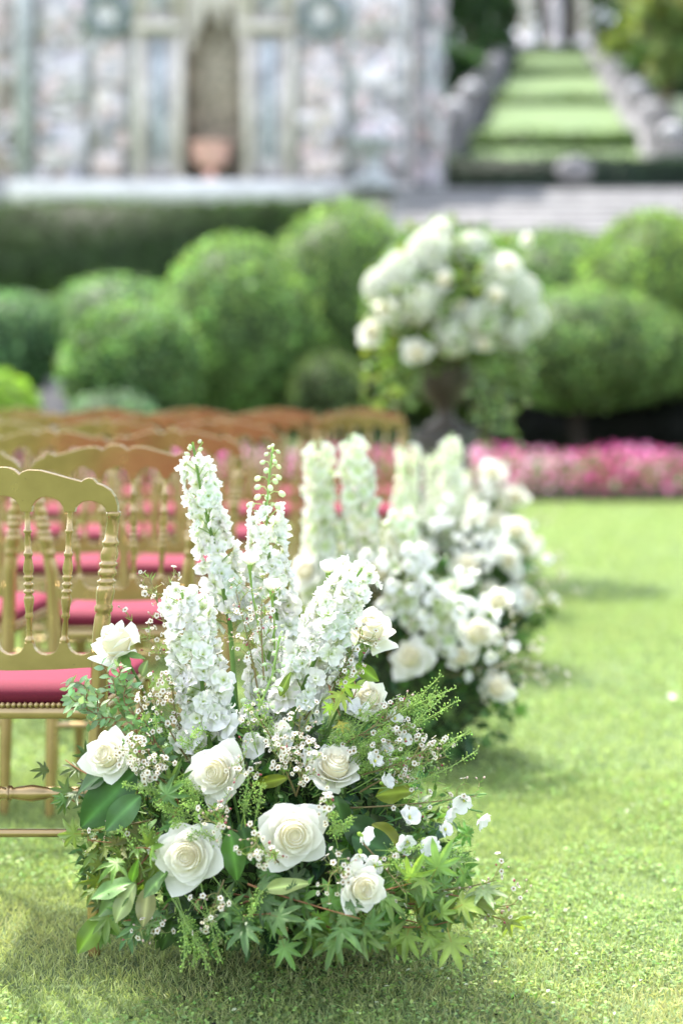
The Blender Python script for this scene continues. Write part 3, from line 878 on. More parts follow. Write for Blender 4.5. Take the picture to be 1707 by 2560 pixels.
mb = MB(); scatter_on(mb, pts, np.tile([0, -.6, .8], (n, 1)), .05, cl, rg)
tag(mb.build('pink_blossom', M['pinkf'], bed), kind='stuff')

# ------------------------------------------------------------------ gilded chairs
def prism_xz(out, y0, y1, yfun=None):
    """closed outline (list of (x,z)) extruded in y; star triangulation by bmesh"""
    import bmesh
    bm = bmesh.new()
    vs = [bm.verts.new((x, y0, z)) for x, z in out]
    fc = bm.faces.new(vs)
    r = bmesh.ops.extrude_face_region(bm, geom=[fc])
    for g_ in r['geom']:
        if isinstance(g_, bmesh.types.BMVert): g_.co.y = y1
    bmesh.ops.recalc_face_normals(bm, faces=bm.faces)
    bmesh.ops.triangulate(bm, faces=[f for f in bm.faces if len(f.verts) > 4])
    es = [e for e in bm.edges if e.calc_face_angle(0) > .9 and abs(e.verts[0].co.y - e.verts[1].co.y) < 1e-6]
    bmesh.ops.bevel(bm, geom=es, offset=.0028, segments=2, affect='EDGES', profile=.5, clamp_overlap=True)
    if yfun:
        for v_ in bm.verts: v_.co.y += yfun(v_.co.z, v_.co.x)
    me = bpy.data.meshes.new('tmp'); bm.to_mesh(me); bm.free()
    return me

def mesh_obj(name, me, mat, parent, smooth_angle=None):
    me.name = name
    me.materials.append(mat)
    o = bpy.data.objects.new(name, me); C.objects.link(o); o.parent = parent
    WLOC[o.name] = WLOC[parent.name].copy()
    return o

def lean(z, x=0):       # y offset of the back at height z
    return float(np.interp(z, [0, .45, .60, .84, .93], [-.050, 0.0, -.006, -.052, -.072]))
def hw(z):
    return float(np.interp(z, [0, .45, .60, .84], [.166, .163, .170, .204]))

def make_chair():
    ch = empty('gilded_chair', (0, 0, 0), 'x', 'chair', 'gilded ceremony chairs set out in rows on the lawn')
    half = [(0, .9226), (.012, .9215), (.022, .917), (.031, .9085), (.037, .9135), (.048, .9173), (.069, .9166), (.092, .9105), (.118, .903), (.147, .8950),
            (.153, .8995), (.161, .9022), (.169, .9), (.176, .8915), (.188, .8870), (.2, .8788), (.208, .866), (.2125, .8494), (.212, .836)]
    low = [(.193, .836)]
    def arch(cx, hwid, apex, z0=.8365, n=9):
        return [(cx + hwid * cos(a), z0 + (apex - z0) * sin(a)) for a in np.linspace(0, pi, n)]
    low += arch(.1610, .0300, .858)
    low += arch(.0810, .0312, .866)
    low += arch(.0, .0312, .868)[:5]
    right = half + low
    left = [(-x, z) for x, z in right[::-1] if abs(x) > 1e-6]
    out = right + left
    me = prism_xz(out, -.0105, .0105, lean)
    mesh_obj('crest_rail', me, M['gold'], ch)
    # lower rail, scalloped top
    top = []
    hb = .158
    for cx in (-2, -1, 0, 1, 2):
        pw = .0665
        for a in np.linspace(pi, 0, 9):
            top.append((cx * pw + .0255 * cos(a), .583 - .024 * sin(a)))
    out = [(-hb, .536)] + [(-hb, .583)] + top + [(hb, .583), (hb, .536), (.08, .5315), (0, .5295), (-.08, .5315)]
    me = prism_xz(out, -.009, .009, lean)
    mesh_obj('lower_rail', me, M['gold'], ch)
    # spindles
    prof = [(.580, .0085), (.584, .0092), (.590, .0088), (.593, .0062), (.600, .0060), (.628, .0052), (.631, .0078), (.636, .0085), (.640, .0066), (.644, .0072),
            (.650, .0078), (.664, .0098), (.672, .0094), (.677, .0060), (.680, .0098), (.684, .0098), (.686, .0062), (.690, .0066), (.694, .0098), (.698, .0098),
            (.700, .0062), (.704, .0066), (.708, .0096), (.712, .0096), (.715, .0070), (.722, .0100), (.730, .0098), (.742, .0076), (.750, .0066), (.752, .0086), (.758, .0086),
            (.760, .0062), (.795, .0056), (.797, .0078), (.801, .0078), (.803, .0054), (.838, .0048), (.842, .0048)]
    for k in (-1.5, -.5, .5, 1.5):
        ax = [[k * .0665, lean(.583), .58], [k * .0665 + k * .0072, lean(.71), .71], [k * .081, lean(.84), .842]]
        mb = MB(); v, f = lathe_path(ax, prof, 14); mb.add(v, f); mb.build('spindle', M['gold'], ch)
    # rear posts, one piece from foot to crest
    pp = [(.0, .0115), (.02, .0125), (.10, .0150), (.30, .0180), (.44, .0185), (.50, .0180), (.60, .0165), (.635, .0155), (.640, .0135), (.644, .0170), (.652, .0180), (.657, .0150),
          (.668, .0165), (.682, .0180), (.692, .0165), (.696, .0120), (.699, .0180), (.704, .0180), (.706, .0135), (.712, .0135), (.715, .0178), (.722, .0180), (.727, .0140),
          (.731, .0140), (.733, .0172), (.738, .0172), (.740, .0135), (.748, .0165), (.758, .0168), (.768, .0130), (.772, .0125), (.774, .0160), (.780, .0160), (.783, .0125), (.800, .0118), (.828, .0115), (.829, .0140), (.836, .0140), (.8375, .011)]
    for s in (-1, 1):
        ax = [[s * hw(z), lean(z), z] for z in (0, .2, .45, .60, .72, .84)]
        mb = MB(); v, f = lathe_path(ax, pp, 16); mb.add(v, f); mb.build('rear_leg', M['gold'], ch)
    # front legs
    fp = [(0, .0095), (.02, .011), (.05, .0125), (.30, .0165), (.36, .0150), (.365, .0190), (.375, .0190), (.38, .0150), (.41, .0185), (.44, .0185)]
    for s in (-1, 1):
        ax = [[s * .188, .392, 0], [s * .179, .375, .44]]
        mb = MB(); v, f = lathe_path(ax, fp, 14); mb.add(v, f); mb.build('front_leg', M['gold'], ch)
    # seat plan outline
    def plan(grow=0, n=8):
        pts = []
        cs = [(-.166, .005), (.166, .005), (.190, .385), (-.190, .385)]
        cen = np.array([0, .2]); rr = [.012, .012, .05, .05]
        for i in range(4):
            p = np.array(cs[i]); a = np.array(cs[i - 1]); b = np.array(cs[(i + 1) % 4])
            d1 = nrm(a - p); d2 = nrm(b - p); r_ = rr[i]
            A = p + d1 * r_; B = p + d2 * r_
            for t_ in np.linspace(0, 1, n):
                q = (1 - t_) ** 2 * A + 2 * t_ * (1 - t_) * p + t_ ** 2 * B
                pts.append(q + nrm(q - cen) * grow)
        return np.array(pts)
    def loft(rings):
        n = len(rings[0][0]); V = []
        for pl, z in rings:
            V.append(np.column_stack([pl, np.full(n, z)]))
        v = np.concatenate(V); m = len(rings)
        i = np.arange(m - 1)[:, None] * n; j = np.arange(n)[None]; k = (j + 1) % n
        return v, np.stack([i + j, i + k, i + n + k, i + n + j], -1).reshape(-1, 4)
    mb = MB()
    rings = [(plan(-.035), .436), (plan(.0), .434), (plan(.003), .437), (plan(.003), .453), (plan(-.002), .456), (plan(-.05), .456)]
    v, f = loft(rings); mb.add(v, f); sf = mb.build('seat_frame', M['gold'], ch, False)
    pl = plan(.0, 24); seg = np.linalg.norm(np.roll(pl, -1, 0) - pl, axis=1); cum = np.concatenate([[0], np.cumsum(seg)])
    L = cum[-1]; nb = int(L / .0108); pl2 = np.vstack([pl, pl[:1]])
    sp = np.linspace(0, L, nb, endpoint=False)
    cx = np.interp(sp, cum, pl2[:, 0]); cy = np.interp(sp, cum, pl2[:, 1])
    v, f = ellipsoid((0, 0, 0), (1, 1, 1), 8, 6)
    mb = MB(); mb.inst((v, [f], np.ones((len(v), 3))), np.tile(np.eye(3), (nb, 1, 1)), np.stack([cx, cy, np.full(nb, .4605)], 1), .0058)
    mb.build('beading', M['gold'], sf)
    mb = MB()
    cp = plan(.0, 10); cen = np.array([0, .2])
    rings = []
    for t_ in np.linspace(0, 1, 16):
        if t_ < .45:
            a = t_ / .45 * pi / 2
            rings.append((cen + (cp - cen) * (.90 + .10 * sin(a)), .460 + .020 * (1 - cos(a))))
        else:
            q = (t_ - .45) / .55
            rings.append((cen + (cp - cen) * (1.0 - .999 * (1 - cos(min(q * 2.0, 1.0) * pi / 2)) * (.22 if q < .5 else 1) if q < .5 else (.78 - .779 * (q - .5) * 2)), .480 + (.022 * sin(q * pi) if q < .5 else .022 + .006 * sin((q - .5) * pi))))
    v, f = loft(rings); mb.add(v, f); mb.build('seat_cushion', M['velvet'], ch)
    # stretchers
    def turned(a, b, prof, name):
        a = np.array(a, float); b = np.array(b, float)
        t_ = np.array([p[0] for p in prof]); r_ = np.array([p[1] for p in prof])
        v, f = tube(a + (b - a) * t_[:, None], r_, 12); mb = MB(); mb.add(v, f); mb.build(name, M['gold'], ch)
    tp = [(0, .008), (.06, .0085), (.10, .012), (.13, .0085), (.16, .0130), (.19, .0130), (.22, .009), (.24, .0125), (.26, .009), (.30, .0125), (.37, .0165), (.44, .0135), (.48, .0105), (.495, .0155), (.505, .0155)]
    tp = tp + [(1 - t_, r_) for t_, r_ in tp[::-1]][0:]
    turned((-.165, -.022, .298), (.165, -.022, .298), tp, 'stretcher')
    turned((-.165, -.028, .224), (.165, -.028, .224), [(0, .0078), (.5, .0082), (1, .0078)], 'stretcher')
    for s in (-1, 1):
        turned((s * .166, -.02, .27), (s * .184, .385, .27), [(0, .007), (.5, .0085), (1, .007)], 'stretcher')
    turned((-.184, .383, .20), (.184, .383, .20), [(0, .0075), (.5, .0085), (1, .0075)], 'stretcher')
    return ch

chair0 = make_chair()
def copy_tree(o, parent=None):
    c = o.copy(); C.objects.link(c); c.parent = parent
    for k in o.children:
        copy_tree(k, c)
    return c
ROWY = [3.2, 4.20, 5.23, 6.26, 7.30, 8.32]
COLX = {0: -.404, 1: -.834, 2: -1.264, 3: -1.70, 4: -2.13, 5: -2.56}
rowcols = [[1], [1, 2], [1, 2], [1, 2, 3], [0, 1, 2, 3, 4], [0, 1, 2, 3, 4]]
rown = ['row nearest the camera', 'second row', 'third row', 'fourth row', 'fifth row', 'farthest row']
coln = {0: 'standing nearest the urn', 1: 'at the aisle end', 2: 'second from the aisle', 3: 'third from the aisle', 4: 'fourth from the aisle'}
rg = np.random.default_rng(3)
first = True
for r_, cols in enumerate(rowcols):
    for c_ in cols:
        o = chair0 if first else copy_tree(chair0)
        first = False
        o.location = (COLX[c_] + (rg.normal(0, .008) if r_ else 0), ROWY[r_] + (rg.normal(0, .012) if r_ else 0), 0)
        o.rotation_euler = (0, 0, rg.normal(0, .018) if r_ else 0)
        if r_ == 0:
            o['label'] = 'sharp gilded spindle back chair with crimson velvet seat beside the nearest flower arrangement'
        elif r_ >= 4 and c_ in (0, 1):
            o['label'] = 'gilded chair in the %s, %s' % (rown[r_], {0: 'standing nearest the urn', 1: 'second chair left of the urn'}[c_])
        else:
            o['label'] = 'gilded chair with crimson seat in the %s, %s' % (rown[r_], coln[c_] if r_ < 4 else {2: 'third chair left of the urn', 3: 'fourth chair left of the urn', 4: 'fifth chair left of the urn'}[c_])

# ------------------------------------------------------------------ flowers
def curve_pts(a, b, bend, n=10):
    a = np.array(a, float); b = np.array(b, float); t = np.linspace(0, 1, n)[:, None]
    return a + (b - a) * t + np.array(bend) * (4 * t * (1 - t))

class Arr:
    """one flower arrangement: an empty whose children are flowers, stems, leaves"""
    def __init__(s, name, label, foot, seed, lod=0, cat='flower arrangement', group=None):
        s.e = empty(name, foot, label, cat, group); s.foot = np.array(foot, float)
        s.rg = np.random.default_rng(seed); s.lod = lod
    def delph(s, path, rad0=.036, rad1=.026, n=75, size=.024, budfrac=.12, base=None):
        rg = s.rg; path = np.array(path, float)
        seg = np.concatenate([[0], np.cumsum(np.linalg.norm(np.diff(path, axis=0), axis=1))]); L = seg[-1]
        def at(t):
            return np.stack([np.interp(t * L, seg, path[:, k]) for k in range(3)], -1)
        tan = nrm(at(np.array([1.])) - at(np.array([0.])))[0]
        t = (np.arange(n) + rg.uniform(0, .8, n)) / n
        ang = np.arange(n) * 2.39996 + rg.normal(0, .25, n)
        e1 = nrm(np.cross(tan, [0, 1, 0.1])); e2 = np.cross(tan, e1)
        rad = np.cos(ang)[:, None] * e1 + np.sin(ang)[:, None] * e2
        fl = t < 1 - budfrac
        rr = (rad0 + (rad1 - rad0) * t) * rg.uniform(.8, 1.12, n)
        c = at(t); p = c + rad * rr[:, None]
        sz = size * (1.12 - .35 * t) * rg.uniform(.72, 1.3, n)
        stem = MB()
        b0 = s.foot + [0, 0, .12] if base is None else base
        pts = np.vstack([curve_pts(b0, path[0], (0, 0, 0), 4)[:-1], at(np.linspace(0, 1, 12))])
        v, f = tube(pts, np.linspace(.0055, .0022, len(pts)), 7); stem.add(v, f, (.20, .34, .09))
        for i in range(n):
            if rg.random() < (.5 if s.lod == 0 else .0):
                v, f = tube([c[i] - tan * .02, c[i] - tan * .008 + rad[i] * rr[i] * .5, p[i] - rad[i] * .003], .0011, 4); stem.add(v, f, (.30, .44, .14))
        root = stem.build('delphinium', M['fine'], s.e)
        m = MB(); T = FLO if s.lod == 0 else FLO_LO
        nn = nrm(rad + tan * .12 + rg.normal(0, .38, (n, 3)))
        dd = nrm(np.cross(nn, rand_dirs(n, rg)))
        R = frames(dd, nn)
        k = rg.integers(0, len(T), n)
        for q in range(len(T)):
            i = fl & (k == q)
            if i.any():
                m.inst(T[q], R[i], p[i], sz[i], 1 + rg.normal(0, .015, (i.sum(), 3)))
        if fl.any(): m.build('florets', M['floret'], root)
        i = ~fl
        if i.any():
            m = MB(); k = i.sum()
            d2 = nrm(rad[i] * .8 + tan * .5)
            m.inst(BUD, frames(d2, rand_dirs(k, rg)), c[i] + rad[i] * .010, np.stack([.010 * (1.25 - t[i]) * 3.2] * 3, 1).clip(.005, .013), jit(rg, k, (.62, .72, .48), .08, .04))
            m.build('buds', M['floret'], root)
        return root
    def budstem(s, path, n=18, size=.012):
        rg = s.rg; path = np.array(path, float)
        t = np.linspace(.1, 1, n)
        L = np.linspace(0, 1, len(path)); c = np.stack([np.interp(t, L, path[:, k]) for k in range(3)], -1)
        tan = nrm(path[-1] - path[0]); ang = np.arange(n) * 2.4
        e1 = nrm(np.cross(tan, [0, 1, .1])); e2 = np.cross(tan, e1)
        rad = np.cos(ang)[:, None] * e1 + np.sin(ang)[:, None] * e2
        st = MB(); v, f = tube(path, .0022, 6); st.add(v, f, (.36, .52, .18))
        end = c + rad * (.022 * (1.25 - t))[:, None] + tan * .008
        for i in range(n):
            v, f = tube([c[i], (c[i] + end[i]) / 2 + tan * .004, end[i]], .0009, 4); st.add(v, f, (.40, .55, .22))
        root = st.build('delphinium_tip', M['fine'], s.e)
        m = MB(); d = nrm(rad * .6 - tan * .35)
        m.inst(BUD, frames(d, rand_dirs(n, rg)), end, size * (1.2 - .6 * t), jit(rg, n, (.70, .80, .55), .07, .03))
        m.build('buds', M['floret'], root)
    def rose(s, pos, R, face, kind=0, spin=None, stem=True, base=None):
        rg = s.rg; pos = np.array(pos, float); face = nrm(np.array(face, float))
        T = ROSE[kind] if s.lod == 0 else ROSE_LO[kind % 2]
        n = face[None]; d = nrm(np.cross(face, rand_dirs(1, rg)[0]))[None]
        if spin is not None:
            e = nrm(np.cross(face, [0, 0, 1.])); d = (cos(spin) * e + sin(spin) * np.cross(face, e))[None]
        m = MB(); m.inst(T, frames(d, n), pos[None], R * 1.02)
        root = m.build('rose', M['petal'], s.e)
        g = MB()
        b = pos - face * R * .45
        for i in range(5):
            a = i * 2 * pi / 5; e1 = nrm(np.cross(face, [0.2, .1, 1.])); e2 = np.cross(face, e1)
            dd = nrm((cos(a) * e1 + sin(a) * e2) - face * .35)
            g.inst(SMALL, frames(dd[None], face[None]), (b - face * .002)[None], R * .6, np.array([[.16, .27, .08]]))
        v, f = tube([b + face * .006, b - face * .008, b - face * .016], [.006, .008, .003], 8); g.add(v, f, (.18, .30, .09))
        if stem:
            b0 = (s.foot + [pos[0] * 0, 0, .15]) if base is None else np.array(base)
            q = b - face * .05
            tt = np.linspace(0, 1, 8)[:, None]
            pts = (1 - tt) ** 2 * (b - face * .012) + 2 * tt * (1 - tt) * q + tt ** 2 * b0
            v, f = tube(pts, .0028, 6); g.add(v, f, (.14, .25, .07))
        g.build('stem', M['fine'], root)
        return root
    def wax(s, a, b, n=8, fl=26, budr=.3, spread=.05, fcol=(1, 1, 1), red=.25, needles=60):
        rg = s.rg; a = np.array(a, float); b = np.array(b, float)
        L = np.linalg.norm(b - a)
        main = curve_pts(a, b, rg.normal(0, .03 * L, 3), 9)
        tw = MB(); v, f = tube(main, np.linspace(.0019, .0008, 9), 5); tw.add(v, f, (.26, .20, .10))
        tips = []; segs = [main]
        for i in range(n):
            t = .30 + .70 * (i + rg.random()) / n
            p = np.array([np.interp(t, np.linspace(0, 1, 9), main[:, k]) for k in range(3)])
            dr = nrm(nrm(b - a) * .9 + rand_dirs(1, rg)[0] * .9)
            q = p + dr * spread * rg.uniform(.5, 1.3)
            br = curve_pts(p, q, rg.normal(0, .004, 3), 5)
            v, f = tube(br, np.linspace(.0010, .0006, 5), 4); tw.add(v, f, (.30, .28, .12)); segs.append(br)
            for j in range(max(2, fl // n)):
                st = br[rg.integers(2, 5)]
                e = st + nrm(dr * .8 + rand_dirs(1, rg)[0]) * rg.uniform(.008, .022)
                v, f = tube([st, (st + e) / 2, e], .0005, 3); tw.add(v, f, (.38, .42, .16))
                tips.append((e, nrm(e - st)))
        root = tw.build('waxflower_sprig', M['fine'], s.e)
        tips_p = np.array([t_[0] for t_ in tips]); tips_d = np.array([t_[1] for t_ in tips])
        nb = rg.random(len(tips)) < budr
        m = MB()
        i = ~nb; k = i.sum()
        if k:
            nn = nrm(tips_d[i] + np.array([0, -.55, .25]) + rg.normal(0, .3, (k, 3)))
            m.inst(WAX, frames(nrm(np.cross(nn, rand_dirs(k, rg))), nn), tips_p[i], rg.uniform(.0042, .0064, k), np.ones((k, 3)) * np.array(fcol) * rg.uniform(.85, 1.05, (k, 1)))
        i = nb; k = i.sum()
        if k:
            colr = np.where(rg.random((k, 1)) < red, [[.40, .10, .13]], [[.66, .52, .46]])
            m.inst(BUD, frames(tips_d[i], rand_dirs(k, rg)), tips_p[i] - tips_d[i] * .001, rg.uniform(.0035, .0052, k), colr)
        m.build('blossoms', M['floret'], root)
        allp = np.concatenate(segs); k = needles
        i = rg.integers(0, len(allp), k)
        m = MB(); m.inst(NEEDLE, frames(rand_dirs(k, rg) * .8 + nrm(b - a), rand_dirs(k, rg)), allp[i] + rg.normal(0, .001, (k, 3)), rg.uniform(.009, .018, k), jit(rg, k, (.20, .33, .09), .2))
        m.build('needles', M['fine'], root)
    def seed_spray(s, a, b, n=60, w=.012, sz=.0034, col=(.36, .52, .14)):
        rg = s.rg; L = np.linalg.norm(np.array(b) - a)
        main = curve_pts(a, b, rg.normal(0, .05 * L, 3), 9)
        m = MB(); v, f = tube(main, np.linspace(.0013, .0006, 9), 4); m.add(v, f, (.30, .44, .14))
        t = rg.uniform(.30, 1, n); c = np.stack([np.interp(t, np.linspace(0, 1, 9), main[:, k]) for k in range(3)], -1)
        d = nrm(rand_dirs(n, rg) + nrm(np.array(b) - a) * .5)
        e = c + d * (w * (1.2 - .8 * t) * rg.uniform(.7, 1.1, n))[:, None]
        # pedicels as thin triangles, pods as small ovals
        sd = nrm(np.cross(d, [0, 1, .2])) * .0005
        V = np.stack([c - sd, c + sd, e], 1).reshape(-1, 3); m.add(V, np.arange(3 * n).reshape(n, 3), (.34, .48, .16))
        m.inst(BUD, frames(d, rand_dirs(n, rg)), e, np.stack([np.full(n, sz), np.full(n, sz), np.full(n, sz * .6)], 1) * rg.uniform(.7, 1.2, (n, 1)), jit(rg, n, col, .15, .06))
        return m.build('pennycress_spray', M['fine'], s.e)
    def euc(s, a, b, n=18, size=.022, col=(.24, .36, .20), n_br=4):
        rg = s.rg; m = MB(); st = MB()
        def br(a, b, n):
            pts = curve_pts(a, b, rg.normal(0, .012, 3), 8)
            v, f = tube(pts, np.linspace(.0014, .0006, 8), 4); st.add(v, f, (.36, .20, .12))
            t = np.linspace(.15, 1, n); c = np.stack([np.interp(t, np.linspace(0, 1, 8), pts[:, k]) for k in range(3)], -1)
            tn = nrm(np.array(b, float) - a)
            sd = np.where(np.arange(n) % 2 == 0, 1, -1)[:, None] * nrm(np.cross(tn, [0, 1, 0]))
            d = nrm(tn * .6 + sd + rg.normal(0, .3, (n, 3)))
            m.inst(SMALL, frames(d, nrm(np.array([0, -.6, .7]) + rg.normal(0, .5, (n, 3)))), c, size * rg.uniform(.7, 1.1, n) * np.ones(n), jit(rg, n, col, .2, .07))
        a = np.array(a, float); b = np.array(b, float)
        br(a, b, n)
        for i in range(n_br):
            p = a + (b - a) * (.3 + .55 * i / n_br)
            br(p, p + nrm(nrm(b - a) + rand_dirs(1, rg)[0] * .8) * np.linalg.norm(b - a) * .35, n // 2)
        root = st.build('eucalyptus_sprig', M['fine'], s.e)
        m.build('leaves', M['leaf'], root)
    def laurel(s, pos, dirs, L=.10, col=(.045, .11, .045), nrmv=(0, -.8, .5), name='laurel_leaf', width=1.0):
        rg = s.rg; pos = np.atleast_2d(pos); dirs = np.atleast_2d(np.array(dirs, float)); n = len(dirs)
        m = MB(); nn = nrm(np.array(nrmv) + rg.normal(0, .25, (n, 3)))
        Ls = np.broadcast_to(L, (n,))
        m.inst(LAUREL, frames(dirs, nn), np.broadcast_to(pos, (n, 3)), np.stack([Ls * width, Ls, Ls], 1), jit(rg, n, np.array(col) * [1.2, 1.0, .65], .15, .06))
        return m.build(name, M['gloss'], s.e)
    def maple(s, a, b, n=12, size=.045, col=(.13, .26, .06), face=(0, -.8, .5), name='maple_branch', spread=.03):
        rg = s.rg; pts = curve_pts(a, b, rg.normal(0, .015, 3), 8)
        st = MB(); v, f = tube(pts, np.linspace(.0022, .0009, 8), 5); st.add(v, f, (.26, .13, .07))
        t = np.linspace(.1, 1, n)
        c = np.stack([np.interp(t, np.linspace(0, 1, 8), pts[:, k]) for k in range(3)], -1)
        tn = nrm(np.array(b, float) - a)
        d = nrm(tn * .7 + rand_dirs(n, rg) * .8 + [0, 0, -.25])
        root = st.build(name, M['wood'], s.e)
        m = MB(); nn = nrm(np.array(face) + rg.normal(0, .35, (n, 3)))
        k = rg.integers(0, 4, n); sz = size * rg.uniform(.5, 1.05, n)
        tint = jit(rg, n, col, .15, .07)
        loc = c + d * .5 * sz[:, None] + rg.normal(0, spread * .4, (n, 3))
        R = frames(d, nn)
        for q in range(4):
            i = k == q
            if i.any(): m.inst(MAPLE[q], R[i], loc[i], sz[i], tint[i])
        m.build('leaves', M['leaf'], root)
    def mass(s, c, r, n_small=900, n_laurel=120, n_maple=120, col=(.06, .125, .035), zmin=.02):
        """leafy body of the arrangement: moss core hidden under many leaves"""
        rg = s.rg; c = np.array(c, float); r = np.array(r, float)
        m = MB(); v, f = ellipsoid(c, r * .72, 24, 14, .2, 5); m.add(v, f); m.build('moss_base', M['moss'], s.e)
        def pts(n, k0, k1):
            d = rand_dirs(n, rg); d[:, 1] = -np.abs(d[:, 1]) * np.where(rg.random(n) < .72, 1, -1)
            p = c + d * r * rg.uniform(k0, k1, (n, 1)); ok = p[:, 2] > zmin; return p[ok], d[ok]
        m = MB(); p, d = pts(n_small, .7, 1.02); k = len(p)
        m.inst(SMALL, frames(nrm(d + rand_dirs(k, rg) * .9), nrm(d * .6 + rand_dirs(k, rg) * .7 + [0, -.3, .3])), p, rg.uniform(.014, .034, k), jit(rg, k, col, .35, .12))
        tag(m.build('filler_leaves', M['leaf'], s.e), kind='stuff')
        m = MB(); p, d = pts(n_laurel, .62, .92); k = len(p)
        m.inst(LAUREL, frames(nrm(d + rand_dirs(k, rg) * .6), nrm(d + rand_dirs(k, rg) * .4)), p, rg.uniform(.05, .095, k), jit(rg, k, (.035, .085, .035), .25, .08))
        tag(m.build('dark_laurel', M['gloss'], s.e), kind='stuff')
        m = MB(); p, d = pts(n_maple, .8, 1.05)
        p = p[p[:, 2] < c[2] + r[2] * .25]; k = len(p); d = rand_dirs(k, rg); d[:, 2] -= .4
        m.inst(MAPLE[1], frames(nrm(d), nrm([0, -.7, .5] + rand_dirs(k, rg) * .6)), p, rg.uniform(.028, .045, k), jit(rg, k, (.10, .20, .05), .25, .1))
        if k: tag(m.build('maple_leaves', M['leaf'], s.e), kind='stuff')
        # fine needles and seed heads
        m = MB(); p, d = pts(n_small * 3, .75, 1.06); k = len(p)
        m.inst(NEEDLE, frames(nrm(d + rand_dirs(k, rg)), rand_dirs(k, rg)), p, rg.uniform(.012, .03, k), jit(rg, k, (.16, .27, .08), .3, .1))
        tag(m.build('fine_needles', M['fine'], s.e), kind='stuff')
    def pea(s, pos, face, size=.022):
        """sweet-pea like blossom: two big rounded wings, a keel, green calyx"""
        rg = s.rg; face = nrm(np.array(face, float) + rg.normal(0, .45, 3)); e1 = nrm(np.cross(face, [0, .2, 1.])); e2 = np.cross(face, e1)
        m = MB(); dd = []; nn = []
        sw = rg.uniform(-.5, .5)
        for a, k in ((.55 + sw, 1), (-.55 + sw, 1), (pi + .35 + sw, .8), (pi - .4 + sw, .8), (.05 + sw, .7)):
            dd.append(nrm(sin(a) * e2 + cos(a) * e1 + face * rg.uniform(.25, .9))); nn.append(face - .5 * (sin(a) * e2 + cos(a) * e1))
        T = wedge_t(.62, .12, .35, 4, 2, int(rg.integers(1000)), False)
        T = (T[0], T[1], np.ones_like(T[2]) * [.87, .875, .87]); T[2][:5] = [.6, .7, .3]
        m.inst(T, frames(np.array(dd), np.array(nn)), np.tile(pos, (5, 1)), size * np.array([1, 1, .8, .8, .8]) * rg.uniform(.85, 1.15))
        root = m.build('sweet_pea', M['petal'], s.e)
        g = MB(); p = np.array(pos); v, f = tube([p + face * .002, p - face * .006, p - face * .01], [.002, .004, .0015], 6); g.add(v, f, (.36, .52, .10))
        v, f = ellipsoid(p + face * .004, (.0018, .0018, .003), 6, 4); g.add(v, f, (.70, .68, .12))
        g.build('calyx', M['fine'], root)

GRP = 'white floral arrangements lining the aisle'
A = Arr('flower_arrangement', 'large sharp white flower arrangement in front beside the nearest gilded chair', (-.36, 3.05, 0), 101, 0, group=GRP)
foot = A.foot
A.mass((-.335, 3.19, .20), (.36, .215, .225), 1700, 150, 90, zmin=.045)
A.mass((-.36, 3.16, .34), (.22, .15, .13), 600, 50, 0)
# delphinium spikes
A.delph([P(575, 1560, 3.22), P(545, 1400, 3.22), P(505, 1240, 3.2), P(482, 1105, 3.2)], .036, .022, 68, .0235, .09)
A.delph([P(722, 1850, 3.18), P(700, 1600, 3.2), P(672, 1400, 3.22), P(665, 1255, 3.22)], .038, .028, 92, .024, .02)
A.budstem([P(666, 1290, 3.22), P(672, 1200, 3.22), P(682, 1120, 3.21)], 20, .0135)
A.delph([P(520, 1840, 3.02), P(505, 1700, 3.02), P(480, 1580, 3.03), P(452, 1470, 3.04)], .038, .034, 80, .0235, 0)
A.delph([P(738, 1770, 3.04), P(790, 1640, 3.05), P(840, 1520, 3.06), P(905, 1420, 3.08)], .038, .030, 84, .0235, .0)
A.delph([P(655, 1800, 3.12), P(660, 1700, 3.12), P(690, 1560, 3.13)], .030, .02, 34, .019, .05)
A.budstem([P(640, 1790, 2.98), P(680, 1690, 2.98), P(700, 1590, 2.98)], 16, .010)
for px, py in ((478, 1850), (566, 1812), (540, 1790), (640, 1860), (700, 1840), (560, 1700)):
    m_ = MB(); nn = nrm(np.array([[A.rg.normal(0, .3), -1, .2]])); m_.inst(FLO[A.rg.integers(6)], frames(nrm(np.cross(nn, [[.3, .2, 1]])), nn), P(px, py, 2.98)[None], .028)
    m_.build('delphinium_floret', M['floret'], A.e)
# roses (pixel centre, depth, radius, facing, template)
for (px, py, Yd, R, fc, kd) in [
        (292, 1605, 3.06, .066, (-.35, -.45, .82), 4),
        (268, 1888, 2.93, .053, (-.30, -.85, .35), 3),
        (540, 1932, 2.90, .060, (-.25, -.93, .22), 0),
        (470, 2140, 2.84, .062, (-.05, -.98, .18), 1),
        (735, 2088, 2.85, .066, (.16, -.94, .20), 0),
        (910, 2222, 2.80, .050, (.30, -.88, .15), 2),
        (838, 1915, 2.97, .060, (.20, -.55, .80), 3),
        (925, 1572, 3.14, .062, (.22, -.45, .86), 3),
        (922, 1745, 3.10, .050, (-.10, -.62, .76), 2)]:
    A.rose(P(px, py, Yd), R, fc, kd)
